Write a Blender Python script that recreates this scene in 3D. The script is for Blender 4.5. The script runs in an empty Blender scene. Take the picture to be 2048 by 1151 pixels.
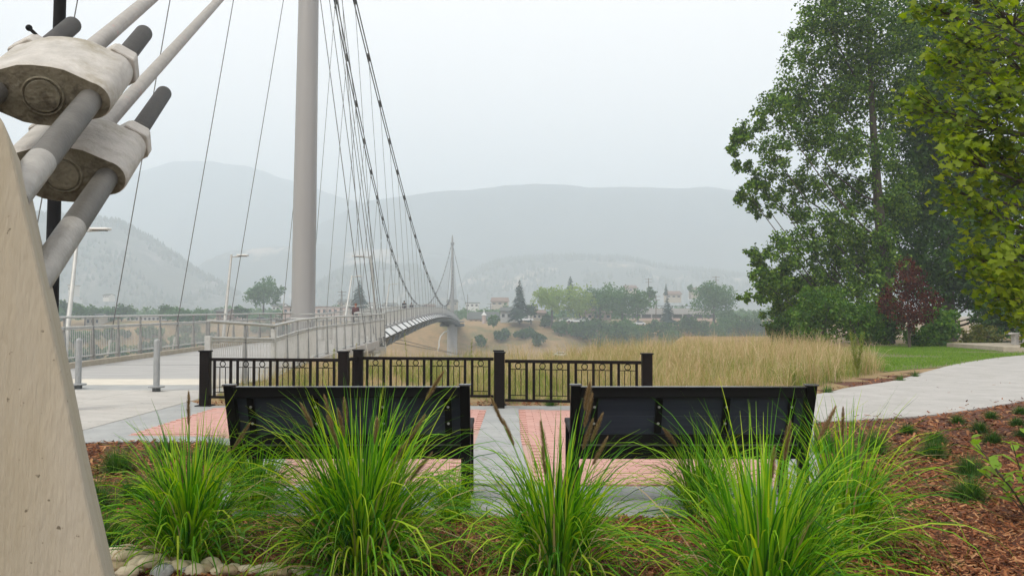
import bpy, bmesh, math, random
import numpy as np
from mathutils import Vector, Matrix, noise
random.seed(7); np.random.seed(7)
S = bpy.context.scene
COL = S.collection
R = math.radians
PI = math.pi

# ------------------------------------------------------------------ camera
F = 1700.0; CX, CY = 1024.0, 575.5; EYE = 1.5
PITCH = math.atan((628 - CY) / F)
cam_data = bpy.data.cameras.new('camera'); cam = bpy.data.objects.new('camera', cam_data); COL.objects.link(cam)
cam.location = (0, 0, EYE); cam.rotation_euler = (PI / 2 + PITCH, 0, 0)
cam_data.sensor_width = 36; cam_data.lens = 36 * F / 2048.0
cam_data.clip_start = 0.05; cam_data.clip_end = 12000
cam_data.dof.use_dof = False
S.camera = cam

# ------------------------------------------------------------------ world and sun
SUN_EL, SUN_AZ = R(52), R(215)          # azimuth measured clockwise from +Y
w = bpy.data.worlds.new('World'); S.world = w; w.use_nodes = True
nt = w.node_tree; nt.nodes.clear()
sky = nt.nodes.new('ShaderNodeTexSky'); sky.sky_type = 'NISHITA'; sky.sun_disc = False
sky.sun_elevation = SUN_EL; sky.sun_rotation = SUN_AZ; sky.dust_density = 6; sky.air_density = 1.2
mixw = nt.nodes.new('ShaderNodeMix'); mixw.data_type = 'RGBA'; mixw.inputs['Factor'].default_value = 0.93
nt.links.new(sky.outputs[0], mixw.inputs['A']); mixw.inputs['B'].default_value = (15.4, 14.4, 13.85, 1)
bg = nt.nodes.new('ShaderNodeBackground'); bg.inputs['Strength'].default_value = 0.086
out = nt.nodes.new('ShaderNodeOutputWorld')
nt.links.new(mixw.outputs['Result'], bg.inputs['Color']); nt.links.new(bg.outputs[0], out.inputs['Surface'])
sl = bpy.data.lights.new('sun', 'SUN'); sl.energy = 2.2; sl.angle = R(14); sl.color = (1, .94, .82)
sun = bpy.data.objects.new('sun', sl); COL.objects.link(sun)
sd = Vector((math.sin(SUN_AZ) * math.cos(SUN_EL), math.cos(SUN_AZ) * math.cos(SUN_EL), math.sin(SUN_EL)))
sun.rotation_euler = sd.to_track_quat('Z', 'Y').to_euler(); sun.location = (0, 0, 60)
S.view_settings.view_transform = 'Standard'; S.view_settings.look = 'None'
S.view_settings.exposure = 0.2; S.view_settings.gamma = 1; S.view_settings.use_curve_mapping = False
S.cycles.volume_bounces = 8; S.cycles.max_bounces = 12
HAZE_DENSITY = 0.00090
HAZE_COLOR = (0.815, 0.915, 1.0)

# ------------------------------------------------------------------ helpers
def ray(px, py):
    d = Vector(((px - CX) / F, math.cos(PITCH) - math.sin(PITCH) * (CY - py) / F, math.sin(PITCH) + math.cos(PITCH) * (CY - py) / F))
    return d
def at(px, py, Y):
    d = ray(px, py); k = Y / d.y
    return Vector((d.x * k, Y, EYE + d.z * k))
def gr(px, py, z=0.0):
    d = ray(px, py); k = (z - EYE) / d.z
    return Vector((d.x * k, d.y * k, z))

def nodes(name):
    m = bpy.data.materials.new(name); m.use_nodes = True
    t = m.node_tree; t.nodes.clear()
    o = t.nodes.new('ShaderNodeOutputMaterial')
    return m, t, o
def c4(c): return (c[0], c[1], c[2], 1)
def pm(name, c1, c2=None, scale=4.0, rough=.7, metal=0., bump=.0, bscale=30., c3=None, s3=1.0, stretch=None, lo=.35, hi=.65, t3=(.55, .7), spec=.5, detail=6, specks=None):
    """procedural surface: two tones by noise, a third in patches, fine bump"""
    m, t, o = nodes(name)
    b = t.nodes.new('ShaderNodeBsdfPrincipled'); b.inputs['Roughness'].default_value = rough; b.inputs['Metallic'].default_value = metal
    b.inputs['Specular IOR Level'].default_value = spec
    t.links.new(b.outputs[0], o.inputs['Surface'])
    g = t.nodes.new('ShaderNodeNewGeometry'); vec = g.outputs['Position']
    if stretch:
        mp = t.nodes.new('ShaderNodeMapping'); mp.inputs['Scale'].default_value = stretch
        t.links.new(vec, mp.inputs['Vector']); vec = mp.outputs[0]
    n = t.nodes.new('ShaderNodeTexNoise'); n.inputs['Scale'].default_value = scale; n.inputs['Detail'].default_value = detail; n.inputs['Roughness'].default_value = .65
    t.links.new(vec, n.inputs['Vector'])
    mr = t.nodes.new('ShaderNodeMapRange'); mr.inputs['From Min'].default_value = lo; mr.inputs['From Max'].default_value = hi
    t.links.new(n.outputs['Fac'], mr.inputs['Value'])
    mx = t.nodes.new('ShaderNodeMix'); mx.data_type = 'RGBA'
    mx.inputs['A'].default_value = c4(c1); mx.inputs['B'].default_value = c4(c2 or c1)
    t.links.new(mr.outputs[0], mx.inputs['Factor']); res = mx.outputs['Result']
    if c3:
        n3 = t.nodes.new('ShaderNodeTexNoise'); n3.inputs['Scale'].default_value = s3; n3.inputs['Detail'].default_value = 8; n3.inputs['Roughness'].default_value = .7
        t.links.new(vec, n3.inputs['Vector'])
        r3 = t.nodes.new('ShaderNodeMapRange'); r3.inputs['From Min'].default_value = t3[0]; r3.inputs['From Max'].default_value = t3[1]
        t.links.new(n3.outputs['Fac'], r3.inputs['Value'])
        m3 = t.nodes.new('ShaderNodeMix'); m3.data_type = 'RGBA'; m3.inputs['B'].default_value = c4(c3)
        t.links.new(r3.outputs[0], m3.inputs['Factor']); t.links.new(res, m3.inputs['A']); res = m3.outputs['Result']
    if specks:
        ns = t.nodes.new('ShaderNodeTexNoise'); ns.inputs['Scale'].default_value = specks[0]; ns.inputs['Detail'].default_value = 2
        t.links.new(g.outputs['Position'], ns.inputs['Vector'])
        rs = t.nodes.new('ShaderNodeMapRange'); rs.inputs['From Min'].default_value = specks[1]; rs.inputs['From Max'].default_value = specks[1] + .04
        t.links.new(ns.outputs['Fac'], rs.inputs['Value'])
        ms = t.nodes.new('ShaderNodeMix'); ms.data_type = 'RGBA'; ms.inputs['B'].default_value = c4(specks[2])
        t.links.new(rs.outputs[0], ms.inputs['Factor']); t.links.new(res, ms.inputs['A']); res = ms.outputs['Result']
    t.links.new(res, b.inputs['Base Color'])
    if bump:
        nb = t.nodes.new('ShaderNodeTexNoise'); nb.inputs['Scale'].default_value = bscale; nb.inputs['Detail'].default_value = 5
        t.links.new(vec, nb.inputs['Vector'])
        bp = t.nodes.new('ShaderNodeBump'); bp.inputs['Strength'].default_value = bump; bp.inputs['Distance'].default_value = .02
        t.links.new(nb.outputs['Fac'], bp.inputs['Height']); t.links.new(bp.outputs[0], b.inputs['Normal'])
    return m
def ramp(t, cols):
    r = t.nodes.new('ShaderNodeValToRGB'); e = r.color_ramp.elements
    for i, (p, c) in enumerate(cols):
        if i < 2: el = e[i]; el.position = p
        else: el = e.new(p)
        el.color = c4(c)
    return r
def leafmat(name, cols, trans=.35, gloss=.025, rough=.5):
    """each blade or leaf takes its own tone (random per island)"""
    m, t, o = nodes(name)
    g = t.nodes.new('ShaderNodeNewGeometry')
    n = len(cols); r = ramp(t, [(i / max(1, n - 1), c) for i, c in enumerate(cols)])
    t.links.new(g.outputs['Random Per Island'], r.inputs['Fac'])
    d = t.nodes.new('ShaderNodeBsdfDiffuse'); tr = t.nodes.new('ShaderNodeBsdfTranslucent'); gl = t.nodes.new('ShaderNodeBsdfGlossy')
    gl.inputs['Roughness'].default_value = rough; gl.inputs['Color'].default_value = (.9, .95, .9, 1)
    hs = t.nodes.new('ShaderNodeHueSaturation'); hs.inputs['Value'].default_value = 1.35; hs.inputs['Saturation'].default_value = 1.1
    t.links.new(r.outputs[0], hs.inputs['Color']); t.links.new(hs.outputs[0], tr.inputs['Color']); t.links.new(r.outputs[0], d.inputs['Color'])
    a = t.nodes.new('ShaderNodeMixShader'); a.inputs[0].default_value = trans
    t.links.new(d.outputs[0], a.inputs[1]); t.links.new(tr.outputs[0], a.inputs[2])
    b = t.nodes.new('ShaderNodeMixShader'); b.inputs[0].default_value = gloss
    t.links.new(a.outputs[0], b.inputs[1]); t.links.new(gl.outputs[0], b.inputs[2]); t.links.new(b.outputs[0], o.inputs['Surface'])
    return m

WL = {}    # world location of every object I make (no rotation until the end)
def tag(o, label=None, cat=None, group=None, kind=None):
    if label: o['label'] = label
    if cat: o['category'] = cat
    if group: o['group'] = group
    if kind: o['kind'] = kind
    return o
def empty(name, loc=(0, 0, 0), parent=None):
    o = bpy.data.objects.new(name, None); o.empty_display_size = .2; COL.objects.link(o)
    o.location = loc; WL[o] = Vector(loc)
    if parent: o.parent = parent
    return o
def link(name, me, parent=None):
    o = bpy.data.objects.new(name, me); COL.objects.link(o); WL[o] = WL[parent] if parent else Vector((0, 0, 0))
    if parent: o.parent = parent
    return o
def npmesh(name, V, Fa, mat, parent=None, smooth=False, origin=None):
    """V (n,3) world coords, Fa (m,k) faces"""
    V = np.asarray(V, dtype=np.float32).reshape(-1, 3); Fa = np.asarray(Fa, dtype=np.int32)
    org = origin if origin is not None else (WL[parent] if parent else Vector((0, 0, 0)))
    V = V - np.array(org, dtype=np.float32)
    me = bpy.data.meshes.new(name)
    k = Fa.shape[1]; m = Fa.shape[0]
    me.vertices.add(len(V)); me.vertices.foreach_set('co', V.ravel())
    me.loops.add(m * k); me.loops.foreach_set('vertex_index', Fa.ravel())
    me.polygons.add(m); me.polygons.foreach_set('loop_start', np.arange(m, dtype=np.int32) * k)
    if smooth: me.polygons.foreach_set('use_smooth', np.ones(m, dtype=bool))
    me.update(calc_edges=True); me.validate()
    me.materials.append(mat)
    o = link(name, me, parent)
    if origin is not None and not parent: o.location = origin; WL[o] = Vector(origin)
    return o
class MB:
    def __init__(s): s.v = []; s.f = []
    def add(s, vs, fs):
        n = len(s.v); s.v += [tuple(v) for v in vs]; s.f += [tuple(i + n for i in f) for f in fs]; return s
    def box(s, c, d, rz=0, rot=None):
        M = rot or Matrix.Rotation(rz, 3, 'Z'); c = Vector(c); vs = []
        for z in (-.5, .5):
            for x, y in ((-.5, -.5), (.5, -.5), (.5, .5), (-.5, .5)):
                vs.append(c + M @ Vector((x * d[0], y * d[1], z * d[2])))
        return s.add(vs, [(3, 2, 1, 0), (4, 5, 6, 7), (0, 1, 5, 4), (1, 2, 6, 5), (2, 3, 7, 6), (3, 0, 4, 7)])
    def tube(s, pts, rad, seg=8, cap=True, up=None):
        pts = [Vector(p) for p in pts]; n = len(pts)
        if not hasattr(rad, '__len__'): rad = [rad] * n
        vs = []; fs = []; pu = None
        for i, p in enumerate(pts):
            d = (pts[min(i + 1, n - 1)] - pts[max(i - 1, 0)]).normalized()
            if pu is None: u = d.cross(Vector((0, 0, 1)) if abs(d.z) < .95 else Vector((0, 1, 0))).normalized()
            else: u = (pu - d * pu.dot(d)).normalized()
            pu = u; v = d.cross(u)
            for k in range(seg):
                a = 2 * PI * k / seg + (PI / seg)
                vs.append(p + (u * math.cos(a) + v * math.sin(a)) * rad[i])
        for i in range(n - 1):
            for k in range(seg):
                k2 = (k + 1) % seg
                fs.append((i * seg + k, i * seg + k2, (i + 1) * seg + k2, (i + 1) * seg + k))
        if cap:
            fs.append(tuple(range(seg))[::-1]); fs.append(tuple((n - 1) * seg + k for k in range(seg)))
        return s.add(vs, fs)
    def bar(s, a, b, wx, wz, up=(0, 0, 1)):
        """rectangular bar from a to b"""
        a = Vector(a); b = Vector(b); d = (b - a); L = d.length; d.normalize()
        upv = Vector(up); side = d.cross(upv)
        if side.length < 1e-4: side = d.cross(Vector((0, 1, 0)))
        side.normalize(); u2 = side.cross(d)
        rot = Matrix((side, d, u2)).transposed()
        return s.box((a + b) / 2, (wx, L, wz), rot=rot)
    def prism(s, poly, ext):
        """closed polygon (3d points) extruded by vector ext"""
        n = len(poly); e = Vector(ext); vs = [Vector(p) for p in poly] + [Vector(p) + e for p in poly]
        fs = [tuple(range(n)), tuple(range(2 * n - 1, n - 1, -1))] + [(i, i + n, (i + 1) % n + n, (i + 1) % n) for i in range(n)]
        return s.add(vs, fs)
    def lathe(s, c, prof, seg=16):
        c = Vector(c); vs = []; fs = []
        for r, z in prof:
            for k in range(seg):
                a = 2 * PI * k / seg; vs.append(c + Vector((r * math.cos(a), r * math.sin(a), z)))
        for i in range(len(prof) - 1):
            for k in range(seg):
                k2 = (k + 1) % seg; fs.append((i * seg + k, i * seg + k2, (i + 1) * seg + k2, (i + 1) * seg + k))
        fs.append(tuple(range(seg))[::-1]); fs.append(tuple((len(prof) - 1) * seg + k for k in range(seg)))
        return s.add(vs, fs)
    def build(s, name, mat, parent=None, smooth=False, bevel=0, origin=None, seg=1):
        org = Vector(origin) if origin is not None else (WL[parent] if parent else Vector((0, 0, 0)))
        me = bpy.data.meshes.new(name); me.from_pydata([tuple(Vector(v) - org) for v in s.v], [], s.f)
        bm = bmesh.new(); bm.from_mesh(me); bmesh.ops.recalc_face_normals(bm, faces=bm.faces)
        if bevel: bmesh.ops.bevel(bm, geom=[e for e in bm.edges if len(e.link_faces) == 2 and e.calc_face_angle(0) > .5], offset=bevel, segments=seg, affect='EDGES', profile=.5)
        bm.to_mesh(me); bm.free()
        me.materials.append(mat)
        if smooth:
            me.polygons.foreach_set('use_smooth', [True] * len(me.polygons))
            try: me.set_sharp_from_angle(angle=R(40))
            except Exception: pass
        o = link(name, me, parent)
        if origin is not None and not parent: o.location = org; WL[o] = org
        return o
def copy_tree(o, parent=None):
    c = o.copy(); COL.objects.link(c); c.parent = parent; WL[c] = WL[o]
    for ch in list(o.children): copy_tree(ch, c)
    return c
def inst(o, loc, rz=0, sc=None, parent=None):
    """copy of a mesh object placed in its parent's space"""
    c = o.copy(); COL.objects.link(c); c.parent = parent; c.location = loc; c.rotation_euler = (0, 0, rz)
    if sc: c.scale = sc
    return c
def smst(x): x = max(0., min(1., x)); return x * x * (3 - 2 * x)
def lerp(a, b, t): return a + (b - a) * t
def pwl(x, pts):
    if x <= pts[0][0]: return pts[0][1]
    for (x0, y0), (x1, y1) in zip(pts, pts[1:]):
        if x <= x1: return y0 + (y1 - y0) * (x - x0) / (x1 - x0)
    return pts[-1][1]
def inpoly(x, y, P):
    c = False; j = len(P) - 1
    for i in range(len(P)):
        if (P[i][1] > y) != (P[j][1] > y) and x < (P[j][0] - P[i][0]) * (y - P[i][1]) / (P[j][1] - P[i][1]) + P[i][0]: c = not c
        j = i
    return c

# ------------------------------------------------------------------ materials
M = {}
M['concrete_light'] = pm('plaza_concrete', (.37, .36, .335), (.46, .445, .415), 1.3, .85, specks=(9, .69, (.22, .21, .19)), bump=.25, bscale=60, c3=(.32, .31, .29), s3=.5, stretch=(1, 3, 1), t3=(.5, .75))
M['concrete_path'] = pm('path_concrete', (.33, .325, .31), (.41, .40, .385), 1.6, .85, specks=(9, .69, (.22, .21, .19)), bump=.2, bscale=70, c3=(.33, .32, .30), s3=.6, t3=(.52, .78))
M['concrete_grey'] = pm('band_concrete', (.27, .285, .285), (.34, .35, .345), 2.0, .85, specks=(9, .69, (.22, .21, .19)), bump=.2, bscale=70)
M['concrete_deck'] = pm('deck_concrete', (.30, .30, .295), (.37, .37, .36), 1.0, .85, bump=.15, bscale=50, stretch=(.6, 2.5, 1))
M['concrete_warm'] = pm('anchor_concrete', (.32, .285, .205), (.40, .36, .275), 2.2, .8, bump=.35, bscale=45, specks=(38, .70, (.13, .11, .075)), c3=(.36, .335, .275), s3=1.3, stretch=(1.8, 1.8, .35), t3=(.45, .7))
M['brick'] = pm('pink_paver', (.46, .255, .215), (.54, .32, .275), 9, .85, bump=.2, bscale=80, c3=(.48, .31, .27), s3=1.2)
M['joint'] = pm('paver_joint_sand', (.42, .27, .235), (.47, .31, .27), 8, .95)
M['mulch'] = pm('mulch_bed', (.045, .018, .010), (.15, .055, .028), 30, .95, bump=.8, bscale=60, c3=(.09, .045, .025), s3=3)
M['mulch_chip'] = leafmat('bark_chip', [(.045, .013, .005), (.10, .028, .010), (.17, .050, .016), (.26, .095, .034), (.42, .23, .11)], trans=0, gloss=.03)
M['drygrass_ground'] = pm('dry_grass_ground', (.22, .155, .07), (.32, .21, .10), .25, .95, c3=(.13, .13, .05), s3=.06, t3=(.5, .62), bump=.4, bscale=2)
M['soil'] = pm('bank_soil', (.20, .15, .08), (.28, .19, .10), .8, .95, c3=(.10, .12, .04), s3=.4)
M['lawn'] = pm('lawn_turf', (.10, .13, .035), (.15, .13, .06), 1.2, .95, bump=.5, bscale=90, c3=(.19, .14, .075), s3=.5)
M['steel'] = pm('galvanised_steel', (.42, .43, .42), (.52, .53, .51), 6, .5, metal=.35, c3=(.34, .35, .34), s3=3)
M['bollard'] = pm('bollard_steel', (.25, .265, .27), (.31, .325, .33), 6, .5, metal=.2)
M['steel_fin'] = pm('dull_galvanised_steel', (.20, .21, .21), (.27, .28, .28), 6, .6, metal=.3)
M['tower'] = pm('tower_paint', (.28, .28, .28), (.315, .315, .31), .7, .45, metal=.1, stretch=(1, 1, .15), c3=(.28, .272, .26), s3=.35)
M['panel'] = pm('fairing_panel', (.62, .64, .64), (.70, .71, .70), 1, .5, metal=.1)
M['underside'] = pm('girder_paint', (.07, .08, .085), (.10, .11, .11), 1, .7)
M['wire'] = pm('wire_rope', (.10, .105, .105), (.16, .165, .16), 20, .5, metal=.4)
M['rope'] = pm('cable_rope', (.055, .06, .06), (.10, .10, .10), 20, .55, metal=.3)
M['black'] = pm('black_powder_coat', (.0035, .0035, .004), (.005, .005, .0055), 15, .55, spec=.1, bump=.05, bscale=200)
M['black_brown'] = pm('black_fence_paint', (.006, .0048, .0045), (.009, .007, .006), 15, .6, spec=.08)
M['slat'] = pm('charcoal_slat', (.026, .032, .050), (.036, .043, .062), 3, .6, spec=.15, stretch=(.4, 1, 8), bump=.1, bscale=30)
M['top_sheen'] = pm('sky_sheen_black', (.045, .045, .048), (.06, .06, .063), 8, .22, spec=.7)  # paler, glossier black: sky sheen on the bench's upward faces put into the colour
M['bolt'] = pm('zinc_bolt', (.4, .4, .4), (.5, .5, .5), 40, .35, metal=.8)
M['cast'] = pm('cast_galvanised', (.36, .345, .315), (.50, .48, .445), 7, .6, metal=.15, bump=.35, bscale=40, c3=(.26, .235, .17), s3=3.2, t3=(.52, .72))
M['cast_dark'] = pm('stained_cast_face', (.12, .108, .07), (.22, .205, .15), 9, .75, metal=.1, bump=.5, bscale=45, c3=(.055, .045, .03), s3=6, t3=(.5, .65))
M['rod'] = pm('weathered_rod', (.07, .068, .060), (.115, .11, .098), 6, .55, metal=.2, bump=.15, bscale=60)
M['rod_light'] = pm('bare_zinc_rod', (.25, .245, .225), (.34, .33, .305), 9, .5, metal=.25, bump=.2, bscale=60)
M['rod_dark'] = pm('threaded_rod_end', (.018, .017, .015), (.035, .032, .027), 12, .6, metal=.3, bump=.5, bscale=160, c3=(.07, .06, .04), s3=5, t3=(.6, .75))
M['strand'] = pm('pale_strand_sheath', (.27, .26, .24), (.34, .325, .30), 12, .6, c3=(.50, .22, .20), s3=3.5, t3=(.62, .72), bump=.2, bscale=60)
M['bark'] = pm('tree_bark', (.045, .04, .028), (.08, .07, .05), 6, .9, stretch=(1, 1, .2), bump=.6, bscale=12)
M['bark_dark'] = pm('dark_bark', (.05, .04, .03), (.08, .065, .045), 6, .9, bump=.4, bscale=12)
M['leaf_poplar'] = leafmat('poplar_leaf', [(.022, .058, .010), (.042, .105, .012), (.075, .16, .014), (.115, .22, .018), (.20, .31, .035)], .3, .015)
M['leaf_dark'] = leafmat('dark_green_leaf', [(.015, .045, .010), (.028, .08, .013), (.045, .115, .017), (.075, .16, .02)], .28, .015)
M['leaf_shrub'] = leafmat('shrub_leaf', [(.03, .09, .012), (.055, .15, .016), (.09, .19, .02), (.14, .24, .03)], .35, .015)
M['leaf_olive'] = leafmat('olive_shrub_leaf', [(.06, .09, .018), (.10, .13, .02), (.15, .15, .03), (.09, .10, .02)], .35, .015)
M['leaf_maple'] = leafmat('maple_leaf', [(.07, .13, .009), (.11, .19, .011), (.17, .25, .014), (.27, .34, .022), (.08, .14, .010)], .6, .015)
M['leaf_red'] = leafmat('red_maple_leaf', [(.03, .008, .008), (.05, .011, .009), (.09, .018, .010), (.14, .035, .014)], .35, .015)
M['leaf_lime'] = leafmat('pale_green_leaf', [(.16, .26, .04), (.22, .32, .05), (.27, .36, .06)], .35, .015)
M['leaf_mid'] = leafmat('far_tree_leaf', [(.035, .105, .02), (.06, .15, .028), (.10, .20, .04)], .3, .015)
M['leaf_spruce'] = leafmat('spruce_needles', [(.012, .035, .022), (.02, .05, .03), (.03, .065, .035)], .15, .015)
M['blade'] = leafmat('fountain_grass_blade', [(.016, .07, .008), (.045, .18, .009), (.095, .28, .010), (.16, .37, .013), (.26, .45, .020), (.42, .52, .045)], .4, .015)
M['blade_tuft'] = leafmat('fescue_blade', [(.02, .07, .012), (.035, .11, .015), (.06, .15, .02), (.12, .17, .04)], .3, .015)
M['seed'] = leafmat('seed_head_bristles', [(.16, .10, .045), (.28, .19, .09), (.42, .32, .18), (.22, .15, .08)], .3, .02)
M['meadow'] = leafmat('dry_meadow_blade', [(.42, .30, .16), (.34, .26, .11), (.55, .42, .26), (.22, .25, .05), (.28, .28, .07), (.48, .35, .20), (.66, .54, .38)], .35, .03)
M['meadow_green'] = leafmat('green_meadow_blade', [(.12, .19, .03), (.18, .24, .035), (.26, .28, .05), (.08, .15, .025)], .35, .03)
M['turf_blade'] = leafmat('turf_blade', [(.08, .19, .012), (.13, .26, .015), (.20, .31, .02)], .35, .03)
M['weed_leaf'] = leafmat('young_weed_leaf', [(.14, .30, .04), (.18, .36, .06), (.22, .40, .08)], .45, .015)
M['shrub_bright'] = leafmat('bright_shrub_leaf', [(.10, .24, .03), (.14, .30, .04), (.22, .34, .04), (.30, .26, .03)], .45, .015)
M['stone_a'] = pm('pale_stone', (.55, .47, .34), (.66, .58, .44), 14, .8, bump=.25, bscale=60, c3=(.44, .36, .25), s3=9)
M['stone_b'] = pm('tan_stone', (.40, .30, .18), (.48, .39, .26), 14, .8, bump=.25, bscale=60, c3=(.34, .25, .16), s3=9)
M['stone_c'] = pm('grey_stone', (.27, .28, .29), (.37, .38, .38), 14, .8, bump=.25, bscale=60, c3=(.22, .21, .20), s3=9)
M['water'] = pm('river_water', (.06, .075, .07), (.08, .09, .08), .3, .15, bump=.2, bscale=2)
M['white'] = pm('white_paint', (.60, .60, .58), (.66, .66, .64), 3, .5)
M['cream'] = pm('cream_wall', (.38, .34, .28), (.44, .40, .33), 2, .8)
M['grey_wall'] = pm('pale_grey_wall', (.36, .36, .355), (.42, .42, .41), 2, .8)
M['pinkish'] = pm('rose_wall', (.48, .36, .32), (.55, .43, .38), 2, .8)
M['roof_dark'] = pm('dark_shingle_roof', (.07, .08, .075), (.11, .12, .11), 3, .9)
M['roof_brown'] = pm('brown_shingle_roof', (.16, .11, .085), (.22, .15, .12), 3, .9)
M['glass'] = pm('window_glass', (.03, .04, .05), (.05, .06, .07), 1, .1)
M['wood_pole'] = pm('utility_pole_wood', (.10, .08, .06), (.14, .11, .08), 3, .9)
M['car_white'] = pm('white_car_paint', (.72, .73, .74), None, 1, .25)
M['car_grey'] = pm('silver_car_paint', (.35, .37, .39), None, 1, .25, metal=.4)
M['car_dark'] = pm('dark_car_paint', (.04, .05, .07), None, 1, .25)
M['tyre'] = pm('tyre_rubber', (.02, .02, .02), None, 1, .9)
M['skin'] = pm('skin', (.45, .27, .19), None, 1, .6)
M['hair_red'] = pm('auburn_hair', (.20, .06, .025), None, 1, .7)
M['hair_dark'] = pm('dark_hair', (.02, .015, .012), None, 1, .7)
M['cloth_dark'] = pm('dark_cloth', (.02, .022, .03), (.03, .032, .04), 8, .9)
M['cloth_plum'] = pm('plum_cloth', (.07, .03, .035), (.09, .04, .045), 8, .9)
M['cloth_grey'] = pm('grey_cloth', (.16, .16, .17), None, 8, .9)
M['table'] = pm('cast_concrete_table', (.42, .41, .39), (.52, .51, .49), 12, .85, bump=.2, bscale=60)
M['slab'] = pm('slab_edge_concrete', (.30, .27, .21), (.38, .34, .27), 3, .9)
def hillmat(name, a, b, rock=None, sc=.012, rt=(.55, .62)):
    return pm(name, a, b, sc, .95, c3=rock, s3=sc * .8, t3=rt, lo=.4, hi=.6, detail=10)
M['hill_forest'] = hillmat('forested_hill', (.018, .034, .034), (.035, .052, .048), (.07, .075, .06), .008, (.58, .68))
M['hill_rock'] = hillmat('rocky_hill', (.03, .045, .036), (.075, .085, .065), (.30, .27, .26), .012, (.55, .68))
M['hill_town'] = hillmat('hill_over_town', (.022, .04, .036), (.055, .07, .055), (.42, .34, .27), .010, (.57, .65))

# ------------------------------------------------------------------ terrain
def bank_edge(x): return pwl(x, [(-60, 15), (-13.5, 16), (-12.4, 27), (-5, 27), (2, 27), (8, 34), (12, 58), (200, 60)])
def nz(x, y, s, o=0): return noise.noise(Vector((x * s + o, y * s - o, o * 1.7)))
def gz(x, y):
    if y < 4000 and y > 0:
        E = bank_edge(x)
        z = -14.6 * smst((y - E) / 42.0)
        top = 322 + 10 * math.sin(x * .02 + 1) + 6 * nz(x, y, .02)
        if y > 250:
            zf = lerp(-14.6, -1.0, smst((y - (top - 52)) / 52.0))
            if y < top + 10: zf += .9 * nz(x, y, .06) * smst((y - 270) / 20) * smst((top + 10 - y) / 20)
            z = zf
        return z
    return 0.0
xs = sorted(set([round(v, 3) for v in list(np.arange(-40, 40.1, 1.0)) + list(np.arange(-200, 200.1, 5)) + list(np.arange(-2640, 2641, 110))]))
ys = sorted(set([round(v, 3) for v in list(np.arange(-140, 0, 14.0)) + list(np.arange(0, 75, 1.0)) + list(np.arange(75, 270, 6)) + list(np.arange(270, 350, 3)) + list(np.arange(350, 3400, 80))]))
def sheet(name, xs, ys, fn, mat, mats2=None, sel=None):
    V = np.array([(x, y, fn(x, y)) for y in ys for x in xs], dtype=np.float32)
    nx, ny = len(xs), len(ys)
    i = np.arange(ny - 1)[:, None] * nx + np.arange(nx - 1)[None, :]
    Fq = np.stack([i, i + 1, i + nx + 1, i + nx], -1).reshape(-1, 4)
    o = npmesh(name, V, Fq, mat, smooth=True)
    if mats2:
        o.data.materials.append(mats2)
        idx = []
        for a in range(ny - 1):
            for b in range(nx - 1):
                idx.append(1 if sel((xs[b] + xs[b + 1]) / 2, (ys[a] + ys[a + 1]) / 2) else 0)
        o.data.polygons.foreach_set('material_index', idx)
    tag(o, kind='structure'); return o
def is_bed(x, y):
    if y < 14.3 and x > -13: return True
    return y < 24 and x > 4 and inpoly(x, y, [(4, 14), (9.5, 21.2), (12, 22), (16, 24), (30, 24), (30, 12), (4, 12)])
sheet('ground', xs, ys, gz, M['drygrass_ground'], M['mulch'], is_bed)
rv = MB().add([(-900, 60, -14.1), (900, 60, -14.1), (900, 296, -14.1), (-900, 296, -14.1)], [(0, 1, 2, 3)])
tag(rv.build('river', M['water']), kind='structure')

def hill(name, Y0, prof, W, mat, seed, rough=1.0):
    prof = [((p[0] - CX) / F * Y0, EYE + (628 - p[1]) / F * Y0) for p in prof]
    x0, x1 = prof[0][0], prof[-1][0]
    hx = list(np.linspace(x0, x1, 170)); hy = list(Y0 + W * (np.array([-1, -.9, -.8, -.7, -.6, -.5, -.42, -.34, -.27, -.2, -.14, -.09, -.05, -.02, 0, .03, .08, .15, .3, .6])))
    def fn(x, y):
        t = (y - Y0) / W; h = pwl(x, prof)
        k = 1 - smst(abs(t)) if t < 0 else 1 - smst(t * 1.2)
        ridge = noise.fractal(Vector((x * .012 + seed, y * .012, seed)), 1.0, 2.2, 5)
        return lerp(-3, h, k) + ridge * rough * Y0 * .009 * (smst(k * 3) * (1 - .75 * smst((k - .8) * 5)))
    V = np.array([(x, y, fn(x, y)) for y in hy for x in hx], dtype=np.float32)
    nx, ny = len(hx), len(hy)
    i = np.arange(ny - 1)[:, None] * nx + np.arange(nx - 1)[None, :]
    Fq = np.stack([i, i + 1, i + nx + 1, i + nx], -1).reshape(-1, 4)
    o = npmesh(name, V, Fq, mat, smooth=True); tag(o, kind='structure')
    return fn
hill('far_mountain', 2800, [(-250, 520), (-50, 460), (100, 420), (200, 380), (280, 345), (345, 322), (420, 320), (500, 335), (580, 358), (640, 382), (720, 405), (800, 430), (900, 470), (1150, 560)], 520, M['hill_forest'], 3)
hill('broad_ridge', 2230, [(560, 520), (640, 450), (700, 418), (745, 400), (808, 394), (909, 381), (1018, 371), (1093, 367), (1169, 373), (1270, 376), (1350, 374), (1417, 374), (1459, 380), (1600, 392), (1800, 410), (2200, 450)], 450, M['hill_forest'], 9)
hill('middle_ridge', 1880, [(330, 600), (400, 540), (470, 500), (560, 492), (640, 487), (700, 493), (770, 497), (860, 510), (930, 514), (980, 526), (1100, 560), (1250, 600)], 350, M['hill_town'], 15)
f4 = hill('wooded_ridge', 1670, [(880, 596), (930, 560), (965, 538), (1000, 526), (1050, 519), (1150, 516), (1250, 520), (1290, 529), (1350, 540), (1420, 548), (1490, 556), (1600, 560), (2100, 585)], 440, M['hill_town'], 22)
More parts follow.
